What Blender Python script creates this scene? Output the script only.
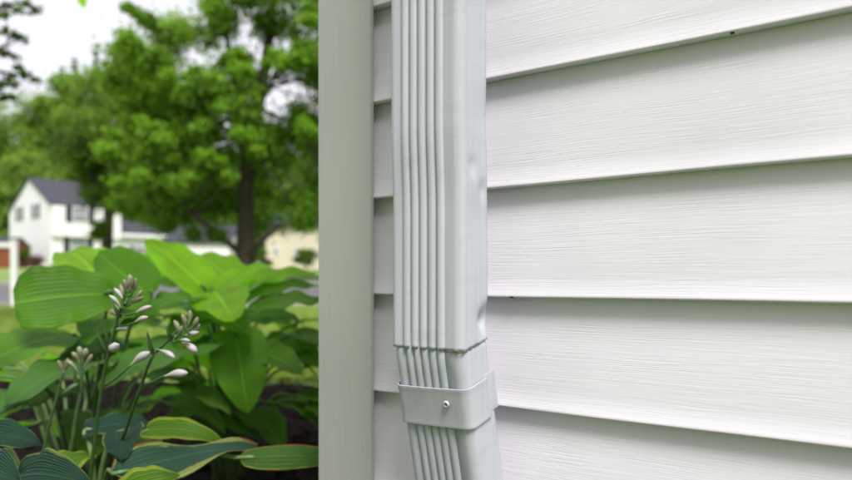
import bpy, bmesh, math, random
import numpy as np
from mathutils import Vector, Matrix

for o in list(bpy.data.objects):
    bpy.data.objects.remove(o)
random.seed(7)
rng = np.random.default_rng(11)
R = math.radians
SC = bpy.context.scene
C = SC.collection

# ------------------------------------------------------------------ camera
E = 0.55                      # eye height above the planting bed
FPX = 28.0 / 36.0 * 852
cam = bpy.data.cameras.new("camera")
cam.lens = 28.0
cam.sensor_width = 36.0
cam.shift_y = 40.0 / 852
cam.clip_start = 0.02
cam.clip_end = 3000
cam.dof.use_dof = True
cam.dof.focus_distance = 0.66
cam.dof.aperture_fstop = 4.1
camo = bpy.data.objects.new("camera", cam)
camo.location = (0, 0, E)
camo.rotation_euler = (R(90), 0, 0)
C.objects.link(camo)
SC.camera = camo

# ------------------------------------------------------------------ sky, sun, exposure
SUN_EL, SUN_AZ = 57.0, 160.0          # azimuth clockwise from +Y
w = bpy.data.worlds.new("World")
SC.world = w
w.use_nodes = True
nt = w.node_tree
for n in list(nt.nodes):
    nt.nodes.remove(n)
sky = nt.nodes.new("ShaderNodeTexSky")
sky.sky_type = 'NISHITA'
sky.sun_disc = False
sky.sun_elevation = R(SUN_EL)
sky.sun_rotation = R(SUN_AZ)
sky.dust_density = 6.0
sky.ozone_density = 1.0
hs = nt.nodes.new("ShaderNodeMix")               # even white overcast with a little of the clear sky coming through
hs.data_type = 'RGBA'
hs.inputs['Factor'].default_value = 0.86
hs.inputs['B'].default_value = (5.7, 5.58, 5.98, 1)
bg = nt.nodes.new("ShaderNodeBackground")
bg.inputs['Strength'].default_value = 0.068
wo = nt.nodes.new("ShaderNodeOutputWorld")
nt.links.new(sky.outputs[0], hs.inputs['A'])
nt.links.new(hs.outputs['Result'], bg.inputs['Color'])
nt.links.new(bg.outputs[0], wo.inputs[0])

sd = bpy.data.lights.new("sun", 'SUN')
sd.energy = 1.5
sd.angle = R(24)
sd.color = (1.0, 0.975, 0.96)
so = bpy.data.objects.new("sun", sd)
az, el = R(SUN_AZ), R(SUN_EL)
sdir = Vector((math.sin(az) * math.cos(el), math.cos(az) * math.cos(el), math.sin(el)))
so.rotation_euler = sdir.to_track_quat('Z', 'Y').to_euler()
so.location = (6, -4, 12)
C.objects.link(so)

SC.view_settings.view_transform = 'Standard'
SC.view_settings.look = 'None'
SC.view_settings.gamma = 1.0
SC.view_settings.use_curve_mapping = False
SC.view_settings.exposure = 1.62

# ------------------------------------------------------------------ helpers
def px(x, y, Y):
    """a point of the place seen at photo pixel x, y at the distance Y"""
    return Vector(((x - 426.0) / FPX * Y, Y, E + (280.0 - y) / FPX * Y))

def link(o, parent=None):
    C.objects.link(o)
    if parent is not None:
        o.parent = parent
    return o

def tag(o, label=None, cat=None, group=None, kind=None):
    if label: o["label"] = label
    if cat: o["category"] = cat
    if group: o["group"] = group
    if kind: o["kind"] = kind
    return o

def empty(name, loc, rz=0.0, label=None, cat=None, group=None):
    o = bpy.data.objects.new(name, None)
    o.location = loc
    o.rotation_euler = (0, 0, rz)
    o.empty_display_size = 0.1
    C.objects.link(o)
    return tag(o, label, cat, group)

class MB:
    """collects geometry for one mesh object"""
    def __init__(s):
        s.v, s.f, s.uv = [], [], None
    def add(s, vs, fs):
        b = len(s.v)
        s.v += [tuple(p) for p in vs]
        s.f += [tuple(i + b for i in f) for f in fs]
    def box(s, a, b):
        (x0, y0, z0), (x1, y1, z1) = a, b
        s.add([(x0,y0,z0),(x1,y0,z0),(x1,y1,z0),(x0,y1,z0),(x0,y0,z1),(x1,y0,z1),(x1,y1,z1),(x0,y1,z1)],
              [(0,3,2,1),(4,5,6,7),(0,1,5,4),(1,2,6,5),(2,3,7,6),(3,0,4,7)])
    def tube(s, pts, rad, n=8, caps=True):
        pts = [Vector(p) for p in pts]
        if not hasattr(rad, '__len__'): rad = [rad] * len(pts)
        b = len(s.v)
        up = None
        for i, p in enumerate(pts):
            t = (pts[min(i + 1, len(pts) - 1)] - pts[max(i - 1, 0)]).normalized()
            if up is None:
                up = t.orthogonal().normalized()
            u = (up - t * up.dot(t)).normalized()
            up = u
            v = t.cross(u)
            for k in range(n):
                a = 2 * math.pi * k / n
                q = p + (u * math.cos(a) + v * math.sin(a)) * rad[i]
                s.v.append(tuple(q))
        for i in range(len(pts) - 1):
            for k in range(n):
                a0, a1 = b + i * n + k, b + i * n + (k + 1) % n
                s.f.append((a0, a1, a1 + n, a0 + n))
        if caps:
            s.f.append(tuple(b + k for k in reversed(range(n))))
            s.f.append(tuple(b + (len(pts) - 1) * n + k for k in range(n)))
    def grid(s, rows, closed=False):
        """rows: list of equal-length point lists"""
        b = len(s.v)
        n = len(rows[0])
        for r_ in rows:
            s.v += [tuple(p) for p in r_]
        for i in range(len(rows) - 1):
            for k in range(n if closed else n - 1):
                k2 = (k + 1) % n
                s.f.append((b + i*n + k, b + i*n + k2, b + (i+1)*n + k2, b + (i+1)*n + k))
    def mesh(s, name, smooth=False):
        me = bpy.data.meshes.new(name)
        me.from_pydata(s.v, [], s.f)
        me.update()
        if smooth:
            me.polygons.foreach_set("use_smooth", [True] * len(me.polygons))
        return me
    def build(s, name, mat, parent=None, origin=(0, 0, 0), smooth=False):
        ox, oy, oz = origin
        if ox or oy or oz:
            s.v = [(x - ox, y - oy, z - oz) for x, y, z in s.v]
        me = s.mesh(name, smooth)
        me.materials.append(mat)
        o = bpy.data.objects.new(name, me)
        if parent is None:
            o.location = origin
        return link(o, parent)

def catmull(pts, n):
    """smooth resample of a polyline of tuples (any dimension)"""
    P = np.array([list(p) for p in pts], float)
    P = np.vstack([2 * P[0] - P[1], P, 2 * P[-1] - P[-2]])
    out = []
    m = len(P) - 3
    for j in range(n):
        t = j / (n - 1) * m
        i = min(int(t), m - 1)
        u = t - i
        a, b, c, d = P[i], P[i + 1], P[i + 2], P[i + 3]
        out.append(0.5 * ((2*b) + (-a + c)*u + (2*a - 5*b + 4*c - d)*u*u + (-a + 3*b - 3*c + d)*u**3))
    return out

# ------------------------------------------------------------------ materials
def mat_new(name):
    m = bpy.data.materials.new(name)
    m.use_nodes = True
    t = m.node_tree
    for n in list(t.nodes):
        t.nodes.remove(n)
    out = t.nodes.new("ShaderNodeOutputMaterial")
    return m, t, out

def nd(t, kind, **kw):
    n = t.nodes.new(kind)
    for k, v in kw.items():
        if k.startswith("i_"):
            n.inputs[k[2:].replace("_", " ")].default_value = v
        else:
            setattr(n, k, v)
    return n

def ramp(t, fac, stops):
    r_ = t.nodes.new("ShaderNodeValToRGB")
    e = r_.color_ramp.elements
    while len(e) < len(stops): e.new(0.5)
    for i, (p, c) in enumerate(stops):
        e[i].position = p
        e[i].color = (c[0], c[1], c[2], 1)
    t.links.new(fac, r_.inputs[0])
    return r_.outputs[0]

def simple(name, col, rough=0.6, var=0.12, scale=6.0, bump=0.0, bscale=60.0, spec=0.4, metallic=0.0):
    """principled with soft mottling of the base colour and optional fine relief"""
    m, t, out = mat_new(name)
    p = nd(t, "ShaderNodeBsdfPrincipled")
    p.inputs['Roughness'].default_value = rough
    p.inputs['Specular IOR Level'].default_value = spec
    p.inputs['Metallic'].default_value = metallic
    tc = nd(t, "ShaderNodeTexCoord")
    no = nd(t, "ShaderNodeTexNoise")
    no.inputs['Scale'].default_value = scale
    no.inputs['Detail'].default_value = 5
    t.links.new(tc.outputs['Object'], no.inputs['Vector'])
    lo = [c * (1 - var) for c in col]; hi = [min(1, c * (1 + var)) for c in col]
    t.links.new(ramp(t, no.outputs[0], [(0.3, lo), (0.7, hi)]), p.inputs['Base Color'])
    if bump:
        n2 = nd(t, "ShaderNodeTexNoise")
        n2.inputs['Scale'].default_value = bscale
        n2.inputs['Detail'].default_value = 4
        t.links.new(tc.outputs['Object'], n2.inputs['Vector'])
        b = nd(t, "ShaderNodeBump")
        b.inputs['Strength'].default_value = 0.6
        b.inputs['Distance'].default_value = bump
        t.links.new(n2.outputs[0], b.inputs['Height'])
        t.links.new(b.outputs[0], p.inputs['Normal'])
    t.links.new(p.outputs[0], out.inputs[0])
    return m

def vinyl(name, col, grain_axis='x', depth=0.00014, dirt=0.10):
    """embossed wood grain vinyl: streaks run along the board"""
    m, t, out = mat_new(name)
    p = nd(t, "ShaderNodeBsdfPrincipled")
    p.inputs['Roughness'].default_value = 0.48
    p.inputs['Specular IOR Level'].default_value = 0.35
    tc = nd(t, "ShaderNodeTexCoord")
    oi = nd(t, "ShaderNodeObjectInfo")
    mul = nd(t, "ShaderNodeMath", operation='MULTIPLY'); mul.inputs[1].default_value = 53.0
    t.links.new(oi.outputs['Random'], mul.inputs[0])
    add = nd(t, "ShaderNodeVectorMath", operation='ADD')
    t.links.new(tc.outputs['Object'], add.inputs[0]); t.links.new(mul.outputs[0], add.inputs[1])
    # slow meander of the grain
    wob = nd(t, "ShaderNodeTexNoise"); wob.inputs['Scale'].default_value = 9.0; wob.inputs['Detail'].default_value = 2
    t.links.new(add.outputs[0], wob.inputs['Vector'])
    ws = nd(t, "ShaderNodeVectorMath", operation='SCALE'); ws.inputs['Scale'].default_value = 0.0055
    t.links.new(wob.outputs['Color'], ws.inputs[0])
    a2 = nd(t, "ShaderNodeVectorMath", operation='ADD')
    t.links.new(add.outputs[0], a2.inputs[0]); t.links.new(ws.outputs[0], a2.inputs[1])
    mp = nd(t, "ShaderNodeMapping")
    if grain_axis == 'x':
        mp.inputs['Scale'].default_value = (15, 40, 780)
    else:
        mp.inputs['Scale'].default_value = (360, 360, 12)
    t.links.new(a2.outputs[0], mp.inputs['Vector'])
    g = nd(t, "ShaderNodeTexNoise"); g.inputs['Scale'].default_value = 1.0; g.inputs['Detail'].default_value = 3
    g.inputs['Roughness'].default_value = 0.55; g.inputs['Distortion'].default_value = 0.35
    t.links.new(mp.outputs[0], g.inputs['Vector'])
    gr = nd(t, "ShaderNodeMapRange"); gr.inputs['From Min'].default_value = 0.40; gr.inputs['From Max'].default_value = 0.56
    t.links.new(g.outputs[0], gr.inputs['Value'])
    b = nd(t, "ShaderNodeBump"); b.inputs['Strength'].default_value = 0.8; b.inputs['Distance'].default_value = depth
    # the emboss comes and goes along the board
    mo = nd(t, "ShaderNodeTexNoise"); mo.inputs['Scale'].default_value = 1.0; mo.inputs['Detail'].default_value = 2
    mm = nd(t, "ShaderNodeMapping"); mm.inputs['Scale'].default_value = (14, 14, 70) if grain_axis == 'x' else (70, 70, 14)
    t.links.new(add.outputs[0], mm.inputs['Vector']); t.links.new(mm.outputs[0], mo.inputs['Vector'])
    mr = nd(t, "ShaderNodeMapRange"); mr.inputs['From Min'].default_value = 0.32; mr.inputs['From Max'].default_value = 0.66; mr.inputs['To Min'].default_value = 0.15
    t.links.new(mo.outputs[0], mr.inputs['Value'])
    gm = nd(t, "ShaderNodeMath", operation='MULTIPLY')
    t.links.new(gr.outputs[0], gm.inputs[0]); t.links.new(mr.outputs[0], gm.inputs[1])
    t.links.new(gm.outputs[0], b.inputs['Height'])
    t.links.new(b.outputs[0], p.inputs['Normal'])
    # faint soiling
    d = nd(t, "ShaderNodeTexNoise"); d.inputs['Scale'].default_value = 5.0; d.inputs['Detail'].default_value = 6
    t.links.new(add.outputs[0], d.inputs['Vector'])
    lo = [c * (1 - dirt) for c in col]
    t.links.new(ramp(t, d.outputs[0], [(0.35, lo), (0.6, col)]), p.inputs['Base Color'])
    t.links.new(p.outputs[0], out.inputs[0])
    return m

def leafmat(name, dark, light, trans=0.35, tcol=None, rough=0.45):
    """tree leaves: colour varies leaf by leaf through the face attribute 'var'"""
    m, t, out = mat_new(name)
    at = nd(t, "ShaderNodeAttribute", attribute_name="var")
    col = ramp(t, at.outputs['Fac'], [(0.0, dark), (1.0, light)])
    p = nd(t, "ShaderNodeBsdfPrincipled"); p.inputs['Roughness'].default_value = rough
    p.inputs['Specular IOR Level'].default_value = 0.2
    t.links.new(col, p.inputs['Base Color'])
    tr = nd(t, "ShaderNodeBsdfTranslucent")
    tc = tcol or [min(1, c * k) for c, k in zip(light, (1.5, 1.35, 0.7))]
    t.links.new(ramp(t, at.outputs['Fac'], [(0.0, [c * .6 for c in tc]), (1.0, tc)]), tr.inputs['Color'])
    mx = nd(t, "ShaderNodeMixShader"); mx.inputs[0].default_value = trans
    t.links.new(p.outputs[0], mx.inputs[1]); t.links.new(tr.outputs[0], mx.inputs[2])
    t.links.new(mx.outputs[0], out.inputs[0])
    return m

def hostamat(name, body, margin=None, edge0=0.72, brown=0.0, trans=0.35, tcol=(0.35, 0.55, 0.05), ribs=9.0, rough=0.48, spec=0.28):
    """hosta blade: UV x = across (-1..1 -> 0..1), UV y = along; sunken parallel veins, coloured margin"""
    m, t, out = mat_new(name)
    uv = nd(t, "ShaderNodeUVMap")
    sep = nd(t, "ShaderNodeSeparateXYZ"); t.links.new(uv.outputs[0], sep.inputs[0])
    def mth(op, a, b=None, clamp=False):
        n = nd(t, "ShaderNodeMath", operation=op); n.use_clamp = clamp
        for i, q in enumerate((a, b)):
            if q is None: continue
            if isinstance(q, (int, float)): n.inputs[i].default_value = q
            else: t.links.new(q, n.inputs[i])
        return n.outputs[0]
    ac = mth('ABSOLUTE', mth('SUBTRACT', mth('MULTIPLY', sep.outputs[0], 2.0), 1.0))
    tc = nd(t, "ShaderNodeTexCoord")
    no = nd(t, "ShaderNodeTexNoise"); no.inputs['Scale'].default_value = 28; no.inputs['Detail'].default_value = 4
    t.links.new(tc.outputs['Object'], no.inputs['Vector'])
    nb = nd(t, "ShaderNodeTexNoise"); nb.inputs['Scale'].default_value = 9; nb.inputs['Detail'].default_value = 5
    t.links.new(tc.outputs['Object'], nb.inputs['Vector'])
    vein = mth('POWER', mth('ABSOLUTE', mth('COSINE', mth('MULTIPLY', ac, ribs * math.pi))), 5.0)
    b_lo = [c * 0.72 for c in body]; b_hi = [min(1, c * 1.3) for c in body]
    base = ramp(t, nb.outputs[0], [(0.3, b_lo), (0.7, b_hi)])
    vm = nd(t, "ShaderNodeMix", data_type='RGBA'); vm.inputs['B'].default_value = (*[min(1, c * 1.5) for c in body], 1)
    t.links.new(mth('MULTIPLY', vein, 0.45), vm.inputs['Factor']); t.links.new(base, vm.inputs['A'])
    col = vm.outputs['Result']
    # pale midrib and old blemishes
    rib = nd(t, "ShaderNodeMapRange"); rib.inputs['From Min'].default_value = 0.045; rib.inputs['From Max'].default_value = 0.015
    t.links.new(ac, rib.inputs['Value'])
    mr = nd(t, "ShaderNodeMix", data_type='RGBA'); mr.inputs['B'].default_value = (*[min(1, c * 2.2) for c in body], 1)
    t.links.new(mth('MULTIPLY', rib.outputs[0], 0.7), mr.inputs['Factor']); t.links.new(col, mr.inputs['A'])
    sp = nd(t, "ShaderNodeTexNoise"); sp.inputs['Scale'].default_value = 75; sp.inputs['Detail'].default_value = 3
    t.links.new(tc.outputs['Object'], sp.inputs['Vector'])
    spr = nd(t, "ShaderNodeMapRange"); spr.inputs['From Min'].default_value = 0.70; spr.inputs['From Max'].default_value = 0.75
    t.links.new(sp.outputs[0], spr.inputs['Value'])
    ms = nd(t, "ShaderNodeMix", data_type='RGBA'); ms.inputs['B'].default_value = (0.16, 0.11, 0.04, 1)
    t.links.new(mth('MULTIPLY', spr.outputs[0], 0.8), ms.inputs['Factor']); t.links.new(mr.outputs['Result'], ms.inputs['A'])
    col = ms.outputs['Result']
    if margin:
        e = mth('ADD', ac, mth('MULTIPLY', mth('SUBTRACT', no.outputs[0], 0.5), 0.55))
        mk = nd(t, "ShaderNodeMapRange"); mk.inputs['From Min'].default_value = edge0; mk.inputs['From Max'].default_value = edge0 + 0.07
        t.links.new(e, mk.inputs['Value'])
        m2 = nd(t, "ShaderNodeMix", data_type='RGBA'); m2.inputs['B'].default_value = (*margin, 1)
        t.links.new(mk.outputs[0], m2.inputs['Factor']); t.links.new(col, m2.inputs['A'])
        col = m2.outputs['Result']
    if brown:
        e = mth('ADD', mth('MULTIPLY', ac, 0.8), mth('MULTIPLY', nb.outputs[0], brown))
        mk = nd(t, "ShaderNodeMapRange"); mk.inputs['From Min'].default_value = 1.18; mk.inputs['From Max'].default_value = 1.24
        t.links.new(e, mk.inputs['Value'])
        m3 = nd(t, "ShaderNodeMix", data_type='RGBA'); m3.inputs['B'].default_value = (0.20, 0.075, 0.025, 1)
        t.links.new(mk.outputs[0], m3.inputs['Factor']); t.links.new(col, m3.inputs['A'])
        col = m3.outputs['Result']
    p = nd(t, "ShaderNodeBsdfPrincipled"); p.inputs['Roughness'].default_value = rough
    p.inputs['Specular IOR Level'].default_value = spec
    t.links.new(col, p.inputs['Base Color'])
    bp = nd(t, "ShaderNodeBump"); bp.inputs['Strength'].default_value = 0.9; bp.inputs['Distance'].default_value = 0.0024
    bp.invert = True
    t.links.new(mth('ADD', vein, mth('MULTIPLY', no.outputs[0], 0.25)), bp.inputs['Height'])
    t.links.new(bp.outputs[0], p.inputs['Normal'])
    tr = nd(t, "ShaderNodeBsdfTranslucent")
    tm = nd(t, "ShaderNodeMix", data_type='RGBA', blend_type='MULTIPLY'); tm.inputs['Factor'].default_value = 1.0
    sc = nd(t, "ShaderNodeVectorMath", operation='SCALE'); sc.inputs['Scale'].default_value = 2.9
    t.links.new(col, sc.inputs[0])
    t.links.new(sc.outputs[0], tr.inputs['Color'])
    mx = nd(t, "ShaderNodeMixShader"); mx.inputs[0].default_value = trans
    t.links.new(p.outputs[0], mx.inputs[1]); t.links.new(tr.outputs[0], mx.inputs[2])
    t.links.new(mx.outputs[0], out.inputs[0])
    return m

M = {}
M['vinyl'] = vinyl('white_vinyl', (0.750, 0.728, 0.775), 'x', dirt=0.08)
M['post'] = vinyl('grey_vinyl_trim', (0.43, 0.445, 0.41), 'z', depth=0.0003, dirt=0.06)
def painted_metal(name, col):
    m, t, out = mat_new(name)
    p = nd(t, "ShaderNodeBsdfPrincipled"); p.inputs['Specular IOR Level'].default_value = 0.45
    tc = nd(t, "ShaderNodeTexCoord")
    def noise(scale, detail=4):
        mp = nd(t, "ShaderNodeMapping"); mp.inputs['Scale'].default_value = scale
        t.links.new(tc.outputs['Object'], mp.inputs['Vector'])
        n = nd(t, "ShaderNodeTexNoise"); n.inputs['Scale'].default_value = 1.0; n.inputs['Detail'].default_value = detail
        t.links.new(mp.outputs[0], n.inputs['Vector']); return n.outputs[0]
    streak = ramp(t, noise((170, 170, 5), 5), [(0.30, [c * .93 for c in col]), (0.52, col), (0.75, [min(1, c * 1.05) for c in col])])
    speck = ramp(t, noise((420, 420, 420), 2), [(0.20, (0.45, 0.42, 0.38)), (0.24, (1, 1, 1))])
    scuff = ramp(t, noise((26, 26, 60), 6), [(0.30, (0.80, 0.79, 0.77)), (0.42, (1, 1, 1))])
    a = nd(t, "ShaderNodeMix", data_type='RGBA', blend_type='MULTIPLY'); a.inputs['Factor'].default_value = 1.0
    t.links.new(streak, a.inputs['A']); t.links.new(speck, a.inputs['B'])
    b_ = nd(t, "ShaderNodeMix", data_type='RGBA', blend_type='MULTIPLY'); b_.inputs['Factor'].default_value = 0.32
    t.links.new(a.outputs['Result'], b_.inputs['A']); t.links.new(scuff, b_.inputs['B'])
    t.links.new(b_.outputs['Result'], p.inputs['Base Color'])
    t.links.new(ramp(t, noise((60, 60, 12), 4), [(0.3, (.30,) * 3), (0.7, (.50,) * 3)]), p.inputs['Roughness'])
    bp = nd(t, "ShaderNodeBump"); bp.inputs['Strength'].default_value = 0.5; bp.inputs['Distance'].default_value = 0.00022
    t.links.new(noise((40, 40, 14), 4), bp.inputs['Height']); t.links.new(bp.outputs[0], p.inputs['Normal'])
    t.links.new(p.outputs[0], out.inputs[0])
    return m
M['pipe'] = painted_metal('grey_aluminium_paint', (0.468, 0.49, 0.535))
M['strap'] = painted_metal('grey_strap_paint', (0.45, 0.47, 0.505))
M['rivet'] = simple('rivet_metal', (0.55, 0.57, 0.56), 0.3, 0.05, 50, metallic=0.3)
M['dark'] = simple('dark_hole', (0.015, 0.013, 0.012), 0.9, 0.2, 40)
M['grime'] = simple('sealant_grime', (0.12, 0.105, 0.09), 0.9, 0.5, 300)
M['concrete'] = simple('concrete', (0.33, 0.32, 0.30), 0.9, 0.18, 7, 0.002, 90)
M['soffit'] = simple('white_soffit', (0.75, 0.75, 0.74), 0.6, 0.03)
M['shingle'] = simple('grey_shingle', (0.045, 0.046, 0.060), 0.95, 0.2, 3, 0.01, 14)
M['housewhite'] = simple('white_clapboard', (0.80, 0.80, 0.80), 0.6, 0.04, 0.8)
M['beige'] = simple('beige_clapboard', (0.62, 0.55, 0.43), 0.8, 0.06, 0.6)
M['glass'] = simple('window_glass', (0.22, 0.23, 0.24), 0.08, 0.2, 1.0, spec=0.6)
M['shutter'] = simple('black_shutter', (0.018, 0.02, 0.028), 0.6, 0.2, 3)
M['rust'] = simple('rust_stain_wood', (0.20, 0.06, 0.022), 0.8, 0.25, 3)
M['whitepaint'] = simple('white_fence_paint', (0.78, 0.78, 0.77), 0.55, 0.05, 4)
M['bark'] = simple('bark', (0.075, 0.060, 0.048), 0.95, 0.35, 5, 0.03, 12)
M['barkd'] = simple('dark_bark', (0.055, 0.045, 0.04), 0.95, 0.35, 5, 0.02, 14)
M['asphalt'] = simple('asphalt', (0.115, 0.112, 0.115), 0.92, 0.16, 1.2, 0.004, 60)
M['kerb'] = simple('kerb_concrete', (0.33, 0.32, 0.30), 0.9, 0.15, 2)
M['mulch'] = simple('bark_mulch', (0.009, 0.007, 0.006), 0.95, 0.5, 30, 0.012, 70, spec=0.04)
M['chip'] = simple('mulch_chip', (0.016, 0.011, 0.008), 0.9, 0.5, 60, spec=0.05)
M['lawn'] = simple('lawn', (0.15, 0.235, 0.055), 0.9, 0.30, 0.7, 0.02, 60)
M['stem'] = simple('hosta_stalk', (0.10, 0.17, 0.055), 0.5, 0.25, 40)
M['scape'] = simple('flower_scape', (0.04, 0.085, 0.022), 0.5, 0.25, 60)
M['bract'] = simple('flower_bract', (0.16, 0.22, 0.09), 0.55, 0.25, 80)
M['mapleleaf'] = leafmat('maple_leaf', (0.055, 0.14, 0.020), (0.21, 0.41, 0.035), 0.5)
M['deepleaf'] = leafmat('deep_green_leaf', (0.035, 0.085, 0.010), (0.11, 0.21, 0.018), 0.38)
M['farleaf'] = leafmat('glare_far_leaf', (0.085, 0.19, 0.03), (0.22, 0.38, 0.06), 0.45)  # paler green: bright sky glare on the far crowns is put into this colour
M['needle'] = leafmat('spruce_needle', (0.06, 0.11, 0.045), (0.14, 0.21, 0.09), 0.15)
M['brightleaf'] = leafmat('bright_leaf', (0.10, 0.21, 0.03), (0.22, 0.36, 0.06), 0.45)
M['redleaf'] = leafmat('purple_red_leaf', (0.07, 0.02, 0.025), (0.18, 0.07, 0.07), 0.3)
M['grass'] = leafmat('grass_blade', (0.19, 0.31, 0.055), (0.36, 0.50, 0.12), 0.45)
M['hosta'] = hostamat('green_hosta', (0.078, 0.195, 0.010), None, trans=0.42, ribs=8)  # dark green; on lower leaves it also puts their shade into the colour
M['hostabright'] = hostamat('yellowgreen_hosta', (0.22, 0.43, 0.012), None, trans=0.52, ribs=8)
M['hostablue'] = hostamat('shaded_blue_hosta', (0.056, 0.14, 0.024), None, trans=0.3, ribs=8)  # low leaves: shade from the leaves above is put into this colour
M['varieg'] = hostamat('variegated_hosta', (0.020, 0.058, 0.034), (0.14, 0.20, 0.04), 0.90, 0.62, 0.22, ribs=9, rough=.5, spec=.16)
M['variegw'] = hostamat('worn_variegated_hosta', (0.030, 0.078, 0.045), (0.22, 0.26, 0.07), 0.74, 0.92, 0.25, ribs=9, rough=.5, spec=.16)
M['variegg'] = hostamat('green_variegated_hosta', (0.055, 0.13, 0.02), (0.20, 0.27, 0.03), 0.86, 0.75, 0.35, ribs=7, spec=.2)
M['variegy'] = hostamat('yellow_variegated_hosta', (0.09, 0.20, 0.014), (0.24, 0.33, 0.03), 0.70, 0.6, 0.4, ribs=7)
def budmat():
    m, t, out = mat_new('hosta_bud')
    p = nd(t, "ShaderNodeBsdfPrincipled"); p.inputs['Roughness'].default_value = 0.5
    uv = nd(t, "ShaderNodeUVMap"); sep = nd(t, "ShaderNodeSeparateXYZ"); t.links.new(uv.outputs[0], sep.inputs[0])
    t.links.new(ramp(t, sep.outputs[1], [(0.0, (0.22, 0.26, 0.11)), (0.28, (0.33, 0.33, 0.26)), (0.8, (0.43, 0.40, 0.41)), (1.0, (0.33, 0.30, 0.30))]), p.inputs['Base Color'])
    p.inputs['Subsurface Weight'].default_value = 0.15
    p.inputs['Subsurface Radius'].default_value = (0.004, 0.003, 0.003)
    t.links.new(p.outputs[0], out.inputs[0])
    return m
M['bud'] = budmat()
M['budgreen'] = simple('closed_bud', (0.19, 0.19, 0.115), 0.5, 0.3, 120)

# ------------------------------------------------------------------ terrain
_Y = np.array([-40, 0, 4, 10, 14.2, 15.0, 23.0, 24.0, 60, 120, 1500.0])
_Z = np.array([0.0, 0, 0, -0.01, -0.02, -0.02, 0.41, 0.46, 1.64, 3.2, 12.0])
def T(X, Y):
    z = np.interp(Y, _Y, _Z)
    return z
def sheet(name, xs, ys, mat, dz=0.0, fz=None, kind='structure'):
    mb = MB()
    rows = []
    for y in ys:
        rows.append([(x, y, float(T(x, y)) + dz + (fz(x, y) if fz else 0)) for x in xs])
    mb.grid(rows)
    o = mb.build(name, M[mat], smooth=True)
    if kind: o["kind"] = kind
    return o

xs = [-1200, -400, -150, -80, -50, -30, -20, -12, -8, -5, -3, -1.5, 0, 2, 5, 10, 20, 40, 80, 150, 400, 1200]
ys = [-300, -80, -40, -10, 0, 2, 4, 6, 8, 10, 12, 14.2, 15, 17, 19, 21, 23, 24, 30, 40, 50, 60, 80, 100, 120, 300, 1500]
sheet('lawn', xs, ys, 'lawn', -0.012)
sheet('road', [x for x in xs if abs(x) <= 400], [15.0, 17, 19, 21, 23.0], 'asphalt', 0.0)
for nm, y0, y1 in (('kerb_near', 14.8, 14.99), ('kerb_far', 23.01, 23.2)):
    mb = MB()
    xk = [-150, -60, -30, -15, 0, 15, 40, 100]
    z0 = float(T(0, y0)); z1 = float(T(0, y1)); z = max(z0, z1)
    for a, b in zip(xk[:-1], xk[1:]):
        mb.box((a + .006, y0, z - .25), (b - .006, y1, z + .07))
    o = mb.build(nm, M['kerb']); o["kind"] = 'structure'

# planting bed: dark mulch, uneven, ends at the lawn about 3.8 m out
def bedfz(x, y):
    return 0.012 * math.sin(9 * x + 2.1 * math.sin(7 * y)) * math.cos(8 * y) + 0.006 * math.sin(31 * x) * math.sin(27 * y)
mb = MB()
rows = []
NX = 90
for j in range(60):
    v = j / 59
    row = []
    for i in range(NX):
        u = i / (NX - 1)
        yend = 3.75 + 0.18 * math.sin(u * 9) + 0.05 * math.sin(u * 31)
        x = -3.6 + u * 6.4
        yst = -0.05 - 0.70 * (x - 0.0) + 0.1 * math.sin(x * 3)
        yst = min(yst, 0.2)
        y = yst + v * (yend - yst)
        edge = min(1, min(v, 1 - v, u, 1 - u) * 12)
        row.append((x, y, -0.03 + 0.035 * edge + (bedfz(x, y) if edge > .2 else 0)))
    rows.append(row)
mb.grid(rows)
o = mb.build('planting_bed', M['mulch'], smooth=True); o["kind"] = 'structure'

def cloud(name, P, N, size, mat, parent=None, origin=(0, 0, 0), aspect=0.6, var=None, fold=0.18, kind=None):
    """one mesh of many small folded leaves; P, N arrays of n x 3, size array"""
    n = len(P)
    N = N / (np.linalg.norm(N, axis=1, keepdims=True) + 1e-9)
    rnd = rng.normal(size=(n, 3))
    D = rnd - (rnd * N).sum(1, keepdims=True) * N
    D /= (np.linalg.norm(D, axis=1, keepdims=True) + 1e-9)
    S = np.cross(N, D)
    sz = np.asarray(size).reshape(-1, 1)
    b = P - D * sz * 0.5
    tip = P + D * sz * 0.5 - N * sz * 0.15
    l = P + S * sz * aspect * 0.5 + N * sz * fold - D * sz * .06
    r_ = P - S * sz * aspect * 0.5 + N * sz * fold - D * sz * .06
    V = np.stack([b, r_, tip, l], 1).reshape(-1, 3) - np.array(origin)
    idx = np.arange(n)[:, None] * 4
    F = np.concatenate([idx + [0, 1, 2], idx + [0, 2, 3]], 1).reshape(-1, 3)
    me = bpy.data.meshes.new(name)
    me.vertices.add(len(V)); me.vertices.foreach_set("co", V.ravel())
    me.loops.add(F.size); me.loops.foreach_set("vertex_index", F.ravel().astype(np.int32))
    me.polygons.add(len(F))
    me.polygons.foreach_set("loop_start", np.arange(0, F.size, 3, dtype=np.int32))
    me.update(calc_edges=True)
    if var is None: var = rng.random(n)
    a = me.attributes.new("var", 'FLOAT', 'FACE')
    a.data.foreach_set("value", np.repeat(np.clip(var, 0, 1), 2).astype(np.float32))
    me.materials.append(M[mat])
    o = bpy.data.objects.new(name, me)
    if parent is None: o.location = origin
    if kind: o["kind"] = kind
    return link(o, parent)

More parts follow.
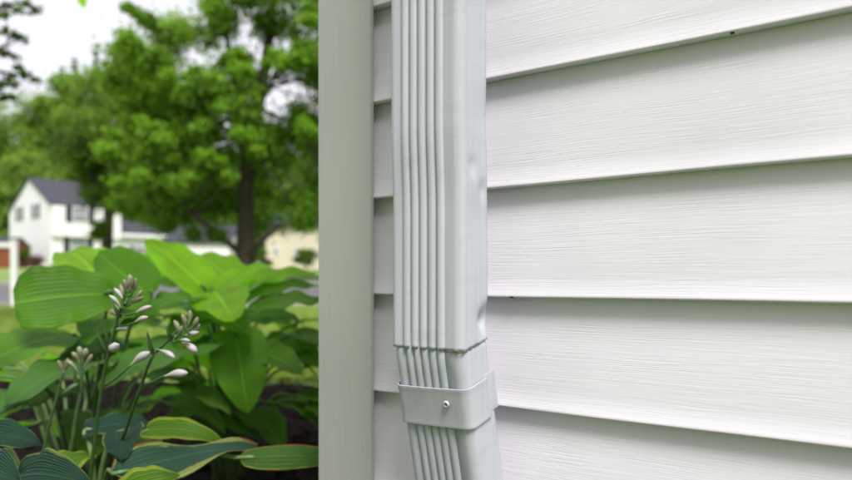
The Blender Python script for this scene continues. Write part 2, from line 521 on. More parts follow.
def clump_leaves(cs, n_each, leaf, upbias=0.55, flat=0.62, hollow=2.2):
    """cs: list of (center, radius, tone)"""
    P, N, V = [], [], []
    for c, r_, tone in cs:
        n = max(8, int(n_each * (0.6 + 0.8 * rng.random())))
        K = 13
        sub = rng.normal(size=(K, 3)); sub /= np.linalg.norm(sub, axis=1, keepdims=True)
        sub *= (0.35 + 0.65 * rng.random((K, 1)))
        pick = rng.integers(0, K, n)
        tone_k = rng.normal(size=K)[pick] * .24
        d = rng.normal(size=(n, 3)); d /= np.linalg.norm(d, axis=1, keepdims=True)
        rad = np.abs(rng.normal(size=(n, 1))) * .42 + rng.random((n, 1)) ** (1 / hollow) * .62
        lump = 1 + 0.28 * np.sin(d[:, :1] * 5 + c[0]) * np.cos(d[:, 1:2] * 4 + c[1] * 2) + 0.22 * rng.normal(size=(n, 1)) * (rng.random((n, 1)) < .25)
        q = (sub[pick] * .80 + rng.normal(size=(n, 3)) * np.array([.24, .24, .19]) * (1 + 1.3 * (rng.random((n, 1)) < .3))) * r_
        d = q / (np.linalg.norm(q, axis=1, keepdims=True) + 1e-6)
        q[:, 2] *= flat
        P.append(q + np.array(c))
        nn = d * 0.6 + np.array([0, 0, upbias]) + rng.normal(size=(n, 3)) * 0.55
        N.append(nn)
        V.append(np.clip(tone + tone_k + rng.normal(size=n) * 0.18, 0, 1))
    P = np.concatenate(P); N = np.concatenate(N); V = np.concatenate(V)
    return P, N, leaf * (0.65 + 0.7 * rng.random(len(P))), V

# ------------------------------------------------------------------ near house: siding wall, trim, downspout
PHI = math.atan2(941.0, FPX)
RZ = -(math.pi / 2 - PHI)                 # wall runs to the right towards the camera
W0 = Vector((0.0674, 0.698, 0.0))         # local frame: x along the wall, -y out of the wall, z up
EXPO = 0.1143
Z0 = E - 0.0176                           # a lap edge just below eye level
house = empty('house', W0, RZ, 'white vinyl sided house with grey corner trim filling the right side', 'house')
PS0, PS1 = -0.2415, -0.1571; wd = PS1 - PS0               # corner trim: outer edge and inner edge
WALLTOP = 2.75
kmin = -3
kmax = int((WALLTOP - Z0) / EXPO)

def plank_mesh(length, seed):
    """one course: leaning face, rounded nose, lip turned back under; slightly uneven along its length"""
    rr = random.Random(seed)
    ph = [rr.uniform(0, 6.28) for _ in range(4)]
    prof = []
    e = EXPO
    prof.append((-0.0158, e + 0.012))
    for i in range(7):                                     # face
        f = i / 6
        n = -0.0135 + f * 0.0123 + 0.0007 * math.sin(f * math.pi)
        prof.append((n, e * (1 - f) + 0.0035 * f))
    for a in (20, 45, 70, 90):                             # rounded nose
        a = R(a)
        prof.append((-0.0018 + 0.0018 * math.cos(a), 0.0024 - 0.0024 * math.sin(a)))
    prof += [(-0.006, 0.0), (-0.0145, 0.0006), (-0.0147, 0.008)]
    mb = MB()
    m = 90
    rows = []
    for j in range(m):
        t = j / (m - 1)
        s = length * t ** 1.6                              # denser near the corner
        wv = 0.0006 * math.sin(s * 5.1 + ph[0]) + 0.0004 * math.sin(s * 13 + ph[1])
        wz = 0.0005 * math.sin(s * 4.3 + ph[2]) + 0.0003 * math.sin(s * 17 + ph[3])
        rows.append([(s, -(n + wv * min(1, max(0, 1 - z / EXPO * .8))), z + wz) for n, z in prof])
    mb.grid(rows)
    return mb.mesh('siding_plank', smooth=True)
variants = [plank_mesh(3.2, i) for i in range(9)]
for me in variants: me.materials.append(M['vinyl'])
planks = {}
for k in range(kmin, kmax + 1):
    o = bpy.data.objects.new('siding_plank', variants[(k * 4) % 9])
    o.location = (PS1 - 0.022, 0, Z0 + k * EXPO)
    link(o, house); planks[k] = o
# side wall round the corner
for k in range(kmin, kmax + 1):
    o = bpy.data.objects.new('siding_plank', variants[(k * 4 + 5) % 9])
    o.rotation_euler = (0, 0, R(-90))
    o.location = (PS0 + 0.009, -0.009 + wd - .022 + 3.2, Z0 + k * EXPO)
    link(o, house)
ZB = Z0 + kmin * EXPO
mb = MB(); mb.box((PS0 + 0.030, 0.0175, ZB + .004), (3.05, 3.25, WALLTOP + .02)); mb.build('wall_core', M['soffit'], house)
mb = MB(); mb.box((PS0 + 0.032, 0.0195, -0.35), (3.04, 3.24, ZB + .003)); mb.build('foundation', M['concrete'], house)

# corner trim post: L section with rounded arrises and a raised bead on the inner edge
def rounded(pts, r_, n=5):
    out = []
    m = len(pts)
    for i in range(m):
        p = Vector(pts[i]); a = Vector(pts[i - 1]); b = Vector(pts[(i + 1) % m])
        u = (a - p).normalized(); v = (b - p).normalized()
        rr = min(r_, (a - p).length * .45, (b - p).length * .45)
        for k in range(n + 1):
            t = k / n
            q0 = p + u * rr * (1 - t); q1 = p + v * rr * t
            out.append(q0.lerp(q1, t))
    return out
f_, lp_ = 0.009, 0.0012
sec = [(PS0, -f_), (PS1, -f_), (PS1, -lp_), (PS1 - .020, -lp_), (PS1 - .0205, 0.013), (PS0 + .021, 0.013), (PS0 + f_ - lp_, wd - f_ - .0205), (PS0 + f_ - lp_, wd - f_), (PS0, wd - f_)]
sec = rounded(sec, 0.0014, 3)
mb = MB()
zs = np.linspace(ZB - 0.004, WALLTOP + .01, 60)
mb.grid([[(p.x + 0.0004 * math.sin(z * 4), p.y, z) for p in sec] for z in zs], closed=True)
nS = len(sec)
mb.f.append(tuple(range(nS))); mb.f.append(tuple((59 * nS + i) for i in reversed(range(nS))))
post = mb.build('corner_trim', M['post'], house)
post["label"] = 'grey vinyl corner post'
for p in post.data.polygons: p.use_smooth = len(p.vertices) == 4
# eave: soffit, fascia, roof edge, gutter (above the frame)
mb = MB(); mb.box((PS0 - .25, -0.26, WALLTOP + .021), (3.2, 3.4, WALLTOP + .05)); mb.build('soffit', M['soffit'], house)
mb = MB()
mb.add([(PS0 - .3, -.30, WALLTOP + .14), (3.2, -.30, WALLTOP + .14), (3.2, 3.4, WALLTOP + 1.75), (PS0 - .3, 3.4, WALLTOP + 1.75),
        (PS0 - .3, -.30, WALLTOP + .17), (3.2, -.30, WALLTOP + .17), (3.2, 3.4, WALLTOP + 1.78), (PS0 - .3, 3.4, WALLTOP + 1.78)],
       [(0,3,2,1),(4,5,6,7),(0,1,5,4),(1,2,6,5),(2,3,7,6),(3,0,4,7)])
mb.build('roof', M['shingle'], house)
mb = MB(); mb.box((PS0 - .24, -0.285, WALLTOP + .03), (3.2, -0.262, WALLTOP + .15)); mb.build('fascia', M['soffit'], house)
mb = MB()
gp = [(-.288, .14), (-.288, .04), (-.36, .04), (-.385, .10), (-.385, .14), (-.382, .14), (-.382, .10), (-.358, .043), (-.291, .043), (-.291, .14)]
mb.grid([[(x, y, WALLTOP + z) for y, z in gp] for x in (PS0 - .3, 1.0, 3.2)], closed=True)
mb.build('gutter', M['pipe'], house)
# weep holes along the noses
mb = MB(); mb.box((-.0016, -.0009, -.0005), (.0016, .0030, .0012)); wh = mb.mesh('weep_hole'); wh.materials.append(M['dark'])
for k, s, dz in ((0, 0.0255, -0.0006), (2, 0.235, 0.0), (0, 0.62, 0), (1, 0.9, 0), (3, .4, 0), (-1, .52, 0)):
    o = bpy.data.objects.new('weep_hole', wh)
    o.location = (s - (PS1 - .022), 0.0026 if k != 0 else -0.0002, dz)
    link(o, planks[k])

# downspout: ribbed upper pipe, offset elbow that leans back to the wall, strap with rivet, outlet
ds = empty('downspout', W0, RZ, 'light grey ribbed rain downspout with strap, mounted on white siding', 'downspout')
PW, PD = 0.0835, 0.054
def pipe_section(inset=0.0, ribbed=True):
    """closed profile (a along wall, b outwards) about the pipe axis, counted from the back left corner"""
    hw, hd, r_ = PW / 2 - inset, PD / 2 - inset, 0.0085
    pts = []
    def arc(cx, cy, a0, a1, n=6):
        for i in range(n + 1):
            a = R(a0 + (a1 - a0) * i / n)
            pts.append((cx + r_ * math.cos(a), cy + r_ * math.sin(a)))
    def line(p, q, n):
        for i in range(1, n):
            t = i / n
            pts.append((p[0] + (q[0] - p[0]) * t, p[1] + (q[1] - p[1]) * t))
    arc(-hw + r_, -hd + r_, 270, 180, 4)
    line((-hw, -hd + r_), (-hw, hd - r_), 8)
    arc(-hw + r_, hd - r_, 180, 90, 6)
    if ribbed:
        x0, x1, nr, per = -hw + 0.0145, hw - 0.0195, 5, 14
        pitch = (x1 - x0) / nr
        dp = 0.0044
        for i in range(nr * per + 1):
            f = i / per
            g = abs(math.sin(math.pi * f))
            d = dp * (1 - g ** 0.55)
            if i == 0 or i == nr * per: d = dp * .55
            pts.append((x0 + pitch * f, hd - d + 0.0006 * (g > .3)))
    else:
        line((-hw + r_, hd), (hw - r_, hd), 16)
    arc(hw - r_, hd - r_, 90, 0, 6)
    line((hw, hd - r_), (hw, -hd + r_), 14)
    arc(hw - r_, -hd + r_, 0, -90, 4)
    line((hw - r_, -hd), (-hw + r_, -hd), 6)
    return pts
NB = 0.042                                    # stand-off of the pipe back from the siding
AX_S = 0.0250 - PW / 2                        # axis along the wall
AX_N = NB + PD / 2
ZS = E - 0.0655                               # seam between pipe and elbow
S_up = pipe_section(0.0)
# dents on the right flank (b = depth coordinate, z, size, depth)
DENTS = [(-0.017, E - 0.040, 0.0105, 0.0095), (-0.012, E - 0.026, 0.008, -0.0015), (0.006, E + 0.107, 0.007, 0.0022), (-0.013, E + 0.087, 0.007, 0.0024), (-0.008, E + .06, .02, .0012), (-.02, E + .16, .013, .0010)]
def smooth(a, b, x):
    t = max(0, min(1, (x - a) / (b - a)))
    return t * t * (3 - 2 * t)
mb = MB()
zl = [ZS + 0.003 * i for i in range(120)]
zl += list(np.linspace(zl[-1] + .03, WALLTOP - .12, 40))
rows = []
rg = random.Random(4)
jag = [rg.uniform(-.0009, .0009) for _ in range(len(S_up))]
for zi, z in enumerate(zl):
    kick = 0.003 * smooth(E + 0.07, E + 0.15, z)
    row = []
    for ia, (a, b) in enumerate(S_up):
        zz = z
        da = db = 0.0
        if a > PW / 2 - .004:
            for bc, zc, sg, dep in DENTS:
                q = ((b - bc) ** 2 + ((z - zc) * 0.75) ** 2) / sg ** 2
                da -= dep * math.exp(-q)
        if zi < 14:      # cut end: ragged, rising towards the wall on the flank, pinched in a little
            fl = 1 - zi / 14
            rise = max(0, (PD / 2 - .006 - b)) * 0.20 if a > PW / 2 - .012 else (max(0, (PD / 2 - .006 - b)) * .2 if a < -PW / 2 + .01 else 0)
            zz += (rise + jag[ia] * (.6 if a > .015 else .3)) * fl
        row.append((AX_S + a + da, -(AX_N + b + kick + db), zz))
    rows.append(row)
mb.grid(rows, closed=True)
up = mb.build('upper_pipe', M['pipe'], ds, smooth=True)
sol = up.modifiers.new('sheet', 'SOLIDIFY'); sol.thickness = 0.0009; sol.offset = -1
# outlet bend at the gutter
mb = MB()
top = []
S_plain = pipe_section(0.0016, False)
for f in np.linspace(0, 1, 14):
    n = AX_N + 0.003 + 0.245 * smooth(0.0, 1.0, f)
    z = WALLTOP - 0.15 + 0.205 * f
    top.append([(AX_S + a, -(n + b), z + b * .5 * math.sin(math.pi * f)) for a, b in S_plain])
mb.grid(top, closed=True)
mb.build('top_bend', M['pipe'], ds, smooth=True)

# elbow path in (s, n, z): leans into the wall and a little to the right
S_lo = pipe_section(0.0022)
TB, TA = 0.205, 0.03
path = []
c0 = Vector((AX_S + .0008, AX_N - .0004, ZS + 0.013))
def frame(t_in, t_right):
    ax = Vector((t_right, -t_in, -1)).normalized()          # downwards axis
    sv = (Vector((1, 0, 0)) - ax * ax.x).normalized()
    nv = ax.cross(sv)
    if nv.y < 0: nv = -nv
    return ax, sv, nv
pos = c0.copy()
rows_e = []
samples = []
L = 0.0
step = 0.003
for i in range(150):
    L = i * step
    k = smooth(0.006, 0.028, L)
    k2 = smooth(0.185, 0.215, L)
    k3 = smooth(0.33, 0.40, L)
    ti = TB * k * (1 - k2) - 1.1 * k3
    tr = TA * k * (1 - k2)
    ax, sv, nv = frame(ti, tr)
    samples.append((pos.copy(), sv.copy(), nv.copy(), ax.copy(), L))
    pos += ax * step
def place(p, sv, nv, a, b):
    q = p + sv * a + nv * b
    return (q.x, -q.y, q.z)
mb = MB()
def crimp(L): return 1 - 0.045 * (1 - smooth(0.002, 0.014, L))      # pinched where it enters the pipe
mb.grid([[place(p, sv, nv, a * crimp(L), b * crimp(L)) for a, b in S_lo] for p, sv, nv, ax, L in samples], closed=True)
el_ = mb.build('elbow', M['pipe'], ds, smooth=True)
sol = el_.modifiers.new('sheet', 'SOLIDIFY'); sol.thickness = 0.0009; sol.offset = -1
# strap: U band round front and flanks with a hemmed edge, rear bracket overlapping it
def strap_profile(off, a_end_b):
    hw, hd, r_ = PW / 2 - .0012 + off, PD / 2 - .0012 + off, 0.0095
    pts = [(-hw, a_end_b), (-hw, 0.0)]
    for i in range(7):
        a = R(180 - 90 * i / 6); pts.append((-hw + r_ + r_ * math.cos(a), hd - r_ + r_ * math.sin(a)))
    for i in range(1, 12):
        pts.append((-hw + r_ + (2 * hw - 2 * r_) * i / 12, hd + 0.0006 * math.sin(math.pi * i / 12)))
    for i in range(7):
        a = R(90 - 90 * i / 6); pts.append((hw - r_ + r_ * math.cos(a), hd - r_ + r_ * math.sin(a)))
    pts += [(hw, 0.0), (hw, a_end_b)]
    return pts
def band(name, L0, L1, off, bend, mat, rear=False, th=0.0013, parent=None):
    mb = MB()
    rows = []
    prof = strap_profile(off, bend) if not rear else None
    i0, i1 = int(L0 / step), int(L1 / step)
    for i in range(i0, i1 + 1):
        p, sv, nv, ax, L = samples[i]
        f = (i - i0) / (i1 - i0)
        flare = 0.0006 * (math.exp(-f * 9) + math.exp(-(1 - f) * 9))
        if rear:
            hw, hd = PW / 2 - .0012 + off, PD / 2 - .0012
            pr = [(hw, -hd + bend), (hw + .0001, -hd + .008), (hw, -hd - .002)]
        else:
            pr = [(a * (1 + flare / abs(.04)), b + (flare if b > 0 else 0)) for a, b in prof]
        rows.append([place(p, sv, nv, a, b) for a, b in pr])
    mb.grid(rows)
    o = mb.build(name, M[mat], parent or ds, smooth=True)
    s_ = o.modifiers.new('sheet', 'SOLIDIFY'); s_.thickness = th; s_.offset = 1
    bv = o.modifiers.new('edge', 'BEVEL'); bv.width = 0.0004; bv.segments = 2; bv.limit_method = 'ANGLE'; bv.angle_limit = R(50)
    return o
L_A, L_B = 0.045, 0.087
strap = band('strap', L_A, L_B, 0.0018, -0.010, 'strap')
band('rear_bracket', L_A - .0005, L_B - .003, 0.0, 0.017, 'strap', rear=True, th=.0007)
# rivet on the strap face
pi_, svi, nvi, axi, _ = samples[int((L_A + 0.36 * (L_B - L_A)) / step)]
mb = MB()
prof = [(0.0, .0006), (.0009, .0006), (.0011, .0012), (.0024, .0020), (.0033, .0015), (.0037, .0000)]
rows = []
for r_, h in prof:
    rows.append([place(pi_, svi, nvi, 0.0185 + r_ * math.cos(2 * math.pi * k / 18), 0) for k in range(18)])
    q = []
    for k in range(18):
        a = 2 * math.pi * k / 18
        c = pi_ + svi * (0.0185 + r_ * math.cos(a)) + axi * (r_ * math.sin(a)) + nvi * (PD / 2 - .0012 + .0018 + .0016 + h)
        q.append((c.x, -c.y, c.z))
    rows[-1] = q
mb.grid(rows, closed=True)
rv = mb.build('rivet', M['rivet'], strap, smooth=True)
mb = MB()
q = []
for k in range(12):
    a = 2 * math.pi * k / 12
    c = pi_ + svi * (0.0185 + .0011 * math.cos(a)) + axi * (.0011 * math.sin(a)) + nvi * (PD / 2 - .0012 + .0018 + .0016 + .0008)
    q.append((c.x, -c.y, c.z))
mb.add(q, [tuple(range(12))])
mb.build('rivet_hole', M['dark'], strap)
# grime bead in the seam on the flank
mb = MB()
pts = []
for i in range(22):
    f = i / 21
    a = PW / 2 - .016 + .0157 * min(1, f * 2.2)
    b = PD / 2 + .0002 - max(0, f - .38) * .05
    z = ZS - .0004 + max(0, (PD / 2 - .006 - b)) * .20 + rg.uniform(-.0006, .0006)
    pts.append((AX_S + a, -(AX_N + b - .0006), z))
mb.tube(pts, [0.0004 + rg.uniform(0, .0005) for _ in pts], 6)
mb.build('seam_sealant', M['grime'], ds, smooth=True)

# ------------------------------------------------------------------ hostas
def blade(base, tip, width, normal, arch=0.02, fold=0.25, wave=0.0055, waven=3, heart=0.35, twist=0.0, nu=14, nv=16, seed=0, blunt=0.75, curl=0.0):
    """heart shaped leaf as a bent grid with UVs"""
    base, tip, up = Vector(base), Vector(tip), Vector(normal).normalized()
    rr = random.Random(seed)
    p1, p2 = rr.uniform(0, 6.28), rr.uniform(0, 6.28)
    ax = (tip - base); Ln = ax.length; ax.normalize()
    up = (up - ax * up.dot(ax)).normalized()
    side = ax.cross(up)
    peak = (heart / (heart + blunt)) ** heart * (blunt / (heart + blunt)) ** blunt
    rows = []
    uvs = []
    for j in range(nv + 1):
        t = j / nv
        tt = 0.004 + 0.994 * t
        wj = width * 0.5 * (tt ** heart) * ((1 - tt) ** blunt) / peak
        c = base + ax * (Ln * t) + up * (arch * 4 * t * (1 - t)) - up * (curl * max(0, t - .6) ** 2 * 6)
        tw = twist * (t - .3)
        sd_ = side * math.cos(tw) + up * math.sin(tw)
        un = up * math.cos(tw) - side * math.sin(tw)
        row = []
        for i in range(nu + 1):
            a = -1 + 2 * i / nu
            lift = fold * wj * (abs(a) ** 1.3) - fold * 1.2 * wj * max(0, abs(a) - .55) ** 2
            wv = wave * min(1.0, width / .11) * (abs(a) ** 2) * math.sin(t * waven * 6.28 + (p1 if a < 0 else p2))
            pk = 0.0017 * math.sin(abs(a) * 7 * math.pi + 1.0) * (1 - t * .6) * min(1, wj * 30)
            lob = -ax * (abs(a) ** 2) * wj * 0.42 * max(0, 1 - t * 3.2)
            row.append(c + sd_ * (a * wj) + un * (lift + wv + pk) + lob)
            uvs.append(((a + 1) / 2, t))
        rows.append(row)
    return rows, uvs

def leaf_obj(parent, origin, mat, crown, petiole=True, pet_r=0.0032, tipcolor=None, **kw):
    rows, uvs = blade(**kw)
    mb = MB(); mb.grid(rows)
    o = mb.build('leaf', M[mat], parent, smooth=True)
    me = o.data
    for v in me.vertices: v.co = v.co - Vector(origin)
    ul = me.uv_layers.new(name="UVMap")
    vi = np.zeros(len(me.loops), np.int32); me.loops.foreach_get("vertex_index", vi)
    ul.data.foreach_set("uv", np.array(uvs, np.float32)[vi].ravel())
    if petiole:
        b = Vector(kw['base']); t = Vector(kw['tip'])
        d = (t - b).normalized()
        cr = Vector(crown)
        mid = cr.lerp(b, 0.55) + Vector((0, 0, 0.06 + 0.12 * (b - cr).length)) * (1 if b.z - cr.z > .12 else .4)
        pts = catmull([cr, mid, b, b + d * .02], 14)
        pts = [tuple(p) for p in pts]
        m2 = MB(); m2.tube(pts, list(np.linspace(pet_r * 1.5, pet_r * .75, 14)), 7)
        m2.build('petiole', M['stem'], o, origin, smooth=True)
    return o

def hosta(name, label, crown, leaves, fill, fillmat, seed, fl=(0.13, 0.19), fw=.6, rad=(0.10, .34), zr=(.12, .36), sector=None):
    rr = random.Random(seed)
    root = empty(name, crown, 0, label, 'hosta')
    for i, lf in enumerate(leaves):
        (bx, by, bY, tx, ty, tY, wd_, nrm, kw) = lf
        kw = dict(kw)
        mat = kw.pop('mat', fillmat)
        leaf_obj(root, crown, mat, Vector(crown) + Vector((rr.uniform(-.03, .03), rr.uniform(-.03, .03), 0)),
                 base=px(bx, by, bY), tip=px(tx, ty, tY), width=wd_, normal=nrm, seed=seed * 100 + i, **kw)
    for i in range(fill):
        a = rr.uniform(*(sector or (0, 6.28)))
        r0 = rr.uniform(*rad); z0 = rr.uniform(*zr)
        ln = rr.uniform(*fl)
        b = Vector(crown) + Vector((math.cos(a) * r0, math.sin(a) * r0, z0))
        dr = Vector((math.cos(a + rr.uniform(-.4, .4)), math.sin(a + rr.uniform(-.4, .4)), rr.uniform(-.75, -.05))).normalized()
        leaf_obj(root, crown, fillmat, Vector(crown) + Vector((rr.uniform(-.04, .04), rr.uniform(-.04, .04), 0)),
                 base=b, tip=b + dr * ln, width=ln * fw * rr.uniform(.85, 1.15), normal=(rr.uniform(-.3, .3), rr.uniform(-.3, .3), 1), arch=rr.uniform(.005, .03),
                 fold=rr.uniform(.1, .35), wave=rr.uniform(0, .008), seed=seed * 1000 + i)
    return root

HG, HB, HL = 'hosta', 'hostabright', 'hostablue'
cr1 = px(150, 280, 1.72); cr1.z = 0.0
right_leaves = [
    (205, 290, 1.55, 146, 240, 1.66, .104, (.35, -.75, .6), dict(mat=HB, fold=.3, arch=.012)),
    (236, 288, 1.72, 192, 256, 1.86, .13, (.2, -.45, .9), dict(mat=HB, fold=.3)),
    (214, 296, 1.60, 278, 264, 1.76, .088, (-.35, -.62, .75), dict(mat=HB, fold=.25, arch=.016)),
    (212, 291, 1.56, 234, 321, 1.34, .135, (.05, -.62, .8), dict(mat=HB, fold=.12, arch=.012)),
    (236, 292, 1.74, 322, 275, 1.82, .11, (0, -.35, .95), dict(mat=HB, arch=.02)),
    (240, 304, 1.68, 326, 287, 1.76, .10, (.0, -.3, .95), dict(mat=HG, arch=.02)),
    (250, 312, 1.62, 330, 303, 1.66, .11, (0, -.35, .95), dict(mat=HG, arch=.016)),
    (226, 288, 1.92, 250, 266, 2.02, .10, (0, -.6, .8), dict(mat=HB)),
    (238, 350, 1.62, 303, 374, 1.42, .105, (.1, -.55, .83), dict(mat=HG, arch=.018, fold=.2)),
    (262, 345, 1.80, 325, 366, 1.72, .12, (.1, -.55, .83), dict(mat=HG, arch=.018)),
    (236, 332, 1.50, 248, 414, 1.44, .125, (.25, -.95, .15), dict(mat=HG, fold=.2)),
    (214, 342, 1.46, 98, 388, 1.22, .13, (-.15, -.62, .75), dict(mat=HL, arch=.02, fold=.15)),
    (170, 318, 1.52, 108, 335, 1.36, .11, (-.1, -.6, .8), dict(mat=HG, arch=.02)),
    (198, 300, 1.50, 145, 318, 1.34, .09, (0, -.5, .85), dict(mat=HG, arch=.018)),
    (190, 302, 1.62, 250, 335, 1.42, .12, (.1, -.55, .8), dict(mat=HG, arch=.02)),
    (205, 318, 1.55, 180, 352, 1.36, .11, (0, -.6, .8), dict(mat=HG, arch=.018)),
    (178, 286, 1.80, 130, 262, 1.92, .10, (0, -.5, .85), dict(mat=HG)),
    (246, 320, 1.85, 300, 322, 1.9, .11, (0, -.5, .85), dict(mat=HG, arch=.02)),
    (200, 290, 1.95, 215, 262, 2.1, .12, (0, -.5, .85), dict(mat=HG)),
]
cr1 = px(228, 280, 1.78); cr1.z = 0.0
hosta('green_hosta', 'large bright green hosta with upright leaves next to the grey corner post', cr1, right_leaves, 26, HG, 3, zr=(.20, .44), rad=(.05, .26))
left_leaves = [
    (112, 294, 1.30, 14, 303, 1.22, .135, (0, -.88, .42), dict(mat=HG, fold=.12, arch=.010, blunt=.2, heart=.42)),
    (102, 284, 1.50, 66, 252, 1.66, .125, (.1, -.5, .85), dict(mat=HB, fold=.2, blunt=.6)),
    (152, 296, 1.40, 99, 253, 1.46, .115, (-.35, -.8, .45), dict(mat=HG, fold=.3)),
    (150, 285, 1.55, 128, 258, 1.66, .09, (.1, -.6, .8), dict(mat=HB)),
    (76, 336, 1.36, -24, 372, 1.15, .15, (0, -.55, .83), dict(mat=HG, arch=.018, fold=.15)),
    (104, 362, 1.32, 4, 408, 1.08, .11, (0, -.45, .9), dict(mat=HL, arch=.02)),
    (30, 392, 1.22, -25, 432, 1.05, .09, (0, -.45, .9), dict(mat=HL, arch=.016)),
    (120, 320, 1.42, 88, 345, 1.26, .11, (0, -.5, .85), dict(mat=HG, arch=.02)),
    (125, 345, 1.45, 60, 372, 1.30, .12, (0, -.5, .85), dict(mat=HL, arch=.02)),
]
cr2 = px(84, 280, 1.52); cr2.z = 0.0
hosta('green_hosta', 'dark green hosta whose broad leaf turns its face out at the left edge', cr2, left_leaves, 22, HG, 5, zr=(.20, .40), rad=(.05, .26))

VA, VW, VY = 'varieg', 'variegw', 'variegy'
front_leaves = [
    (116, 474, .86, 258, 446, .99, .070, (-.15, -.62, .8), dict(mat=VW, arch=.008, wave=.014, waven=1.5, fold=.1, twist=.35)),
    (242, 458, .95, 350, 460, .98, .038, (.05, -.80, .55), dict(mat='variegg', arch=.014, wave=.012, waven=1.2, fold=-.3, twist=-.5)),
    (126, 430, .96, 122, 460, .87, .056, (0, -.62, .8), dict(mat=VA, fold=.15, arch=.008)),
    (84, 432, .98, 158, 427, 1.02, .046, (0, -.50, .87), dict(mat=VA, arch=.010, wave=.008)),
    (144, 432, 1.0, 226, 442, 1.0, .038, (0, -.72, .7), dict(mat=VY, arch=.022, fold=.2, curl=.01)),
    (-34, 436, .84, 42, 446, .83, .048, (.1, -.62, .8), dict(mat=VA, arch=.012)),
    (14, 482, .80, 92, 486, .76, .066, (.05, -.70, .72), dict(mat=VA, arch=.022, fold=.12)),
    (-30, 474, .74, 20, 484, .72, .06, (0, -.6, .8), dict(mat=VA, arch=.012)),
    (50, 476, .90, 94, 456, .98, .055, (0, -.6, .8), dict(mat=VY, arch=.01)),
    (118, 500, .82, 180, 476, .84, .05, (0, -.7, .7), dict(mat=VY, arch=.012)),
    (150, 440, 1.04, 130, 470, .96, .06, (0, -.6, .8), dict(mat=VY, arch=.012)),
]
cr3 = px(96, 280, .98); cr3.z = 0.0
vh = hosta('variegated_hosta', 'front hosta with blue green, cream edged leaves and white flower buds', cr3, front_leaves, 12, VA, 9, fl=(.10, .14), fw=.5, rad=(.05, .16), zr=(.04, .16))

def bud_rows(b, t, wid):
    b, t = Vector(b), Vector(t)
    ax = t - b
    Ln = ax.length; ax.normalize()
    u = ax.orthogonal().normalized(); v = ax.cross(u)
    rows, uvs = [], []
    prof = [(0, .16), (.10, .22), (.22, .34), (.36, .62), (.5, .88), (.64, 1.0), (.78, .92), (.90, .62), (.97, .3), (1.0, .04)]
    for tt, r_ in prof:
        bend = u * (Ln * .06 * math.sin(math.pi * tt))
        rows.append([b + ax * (Ln * tt) + bend + (u * math.cos(k * .5236) + v * math.sin(k * .5236)) * (wid / 2 * r_ * (1 + .06 * math.cos(k * 3.14159))) for k in range(12)])
        uvs.append(tt)
    return rows, uvs
def scape(path, r0, r1, buds, bracts=()):
    mb = MB()
    pts = catmull(path, 22)
    mb.tube([tuple(p) for p in pts], list(np.linspace(r0, r1, 22)), 8)
    P = [Vector(p) for p in pts]
    for (bp, tp, wid, Yd, dt, green, start) in buds:
        b = px(bp[0], bp[1], Yd); st = px(start[0], start[1], Yd) if start else None
        near = min(P, key=lambda q: (q - (st or b)).length)
        t = px(tp[0], tp[1], Yd + dt)
        d = (t - b).normalized()
        md = near.lerp(b, .5) - Vector((0, 0, .002)) + (d * .0)
        if (b - near).length > .004:
            mb.tube([tuple(q) for q in catmull([near, md, b, b + d * .004], 8)], list(np.linspace(.0015, .0010, 8)), 6)
    for (bp, tp, Yd, wd_) in bracts:
        a, b = px(*bp, Yd), px(*tp, Yd - .008)
        rws, _ = blade(a, b, wd_, (0, -.8, .5), arch=.003, fold=.5, nu=4, nv=6, wave=0)
        mb.grid(rws)
    o = mb.build('flower_scape', M['scape'], vh, cr3, smooth=True)
    for (bp, tp, wid, Yd, dt, green, start) in buds:
        rws, us = bud_rows(px(bp[0], bp[1], Yd), px(tp[0], tp[1], Yd + dt), wid * .76 * Yd / FPX)
        m2 = MB(); m2.grid(rws, closed=True)
        q = m2.build('flower_bud', M['budgreen' if green else 'bud'], o, cr3, smooth=True)
        ul = q.data.uv_layers.new(name="UVMap")
        for lp in q.data.loops:
            ul.data[lp.index].uv = (0.5, us[lp.vertex_index // 12])
    return o
g = Vector
scape([tuple(cr3), px(88, 520, .90), px(95, 440, .87), px(103, 380, .85), px(112, 338, .84), px(124, 298, .83), px(129, 282, .83)], .0032, .0015, [
    ((129, 367), (150, 352), 11, .845, -.004, 0, (101, 390)),
    ((110, 350), (118, 345), 12, .835, -.022, 0, (109, 350)),
    ((133, 323), (148, 317), 7, .83, -.006, 0, (117, 325)),
    ((133, 314), (152, 306), 6, .83, .004, 0, (119, 318)),
    ((122, 309), (109, 295), 6, .83, -.004, 0, None),
    ((124, 302), (114, 288), 6, .83, .003, 0, None),
    ((126, 296), (124, 279), 7, .83, -.004, 1, None), ((131, 296), (136, 278), 7, .83, -.003, 1, None),
    ((128, 292), (130, 274), 8, .83, .004, 1, None), ((130, 302), (142, 290), 6, .83, .006, 1, None),
    ((128, 306), (144, 297), 6, .835, -.004, 1, None), ((122, 300), (120, 284), 6, .835, .006, 1, None),
    ((120, 316), (110, 310), 6, .84, .006, 1, None), ((130, 292), (132, 276), 6, .825, -.006, 1, None),
    ((112, 330), (128, 329), 6, .85, .012, 0, None),
], [((108, 352), (97, 330), .84, .005), ((121, 318), (112, 302), .835, .005), ((127, 306), (136, 296), .83, .005), ((118, 328), (128, 316), .835, .004), ((112, 345), (104, 326), .845, .005)])
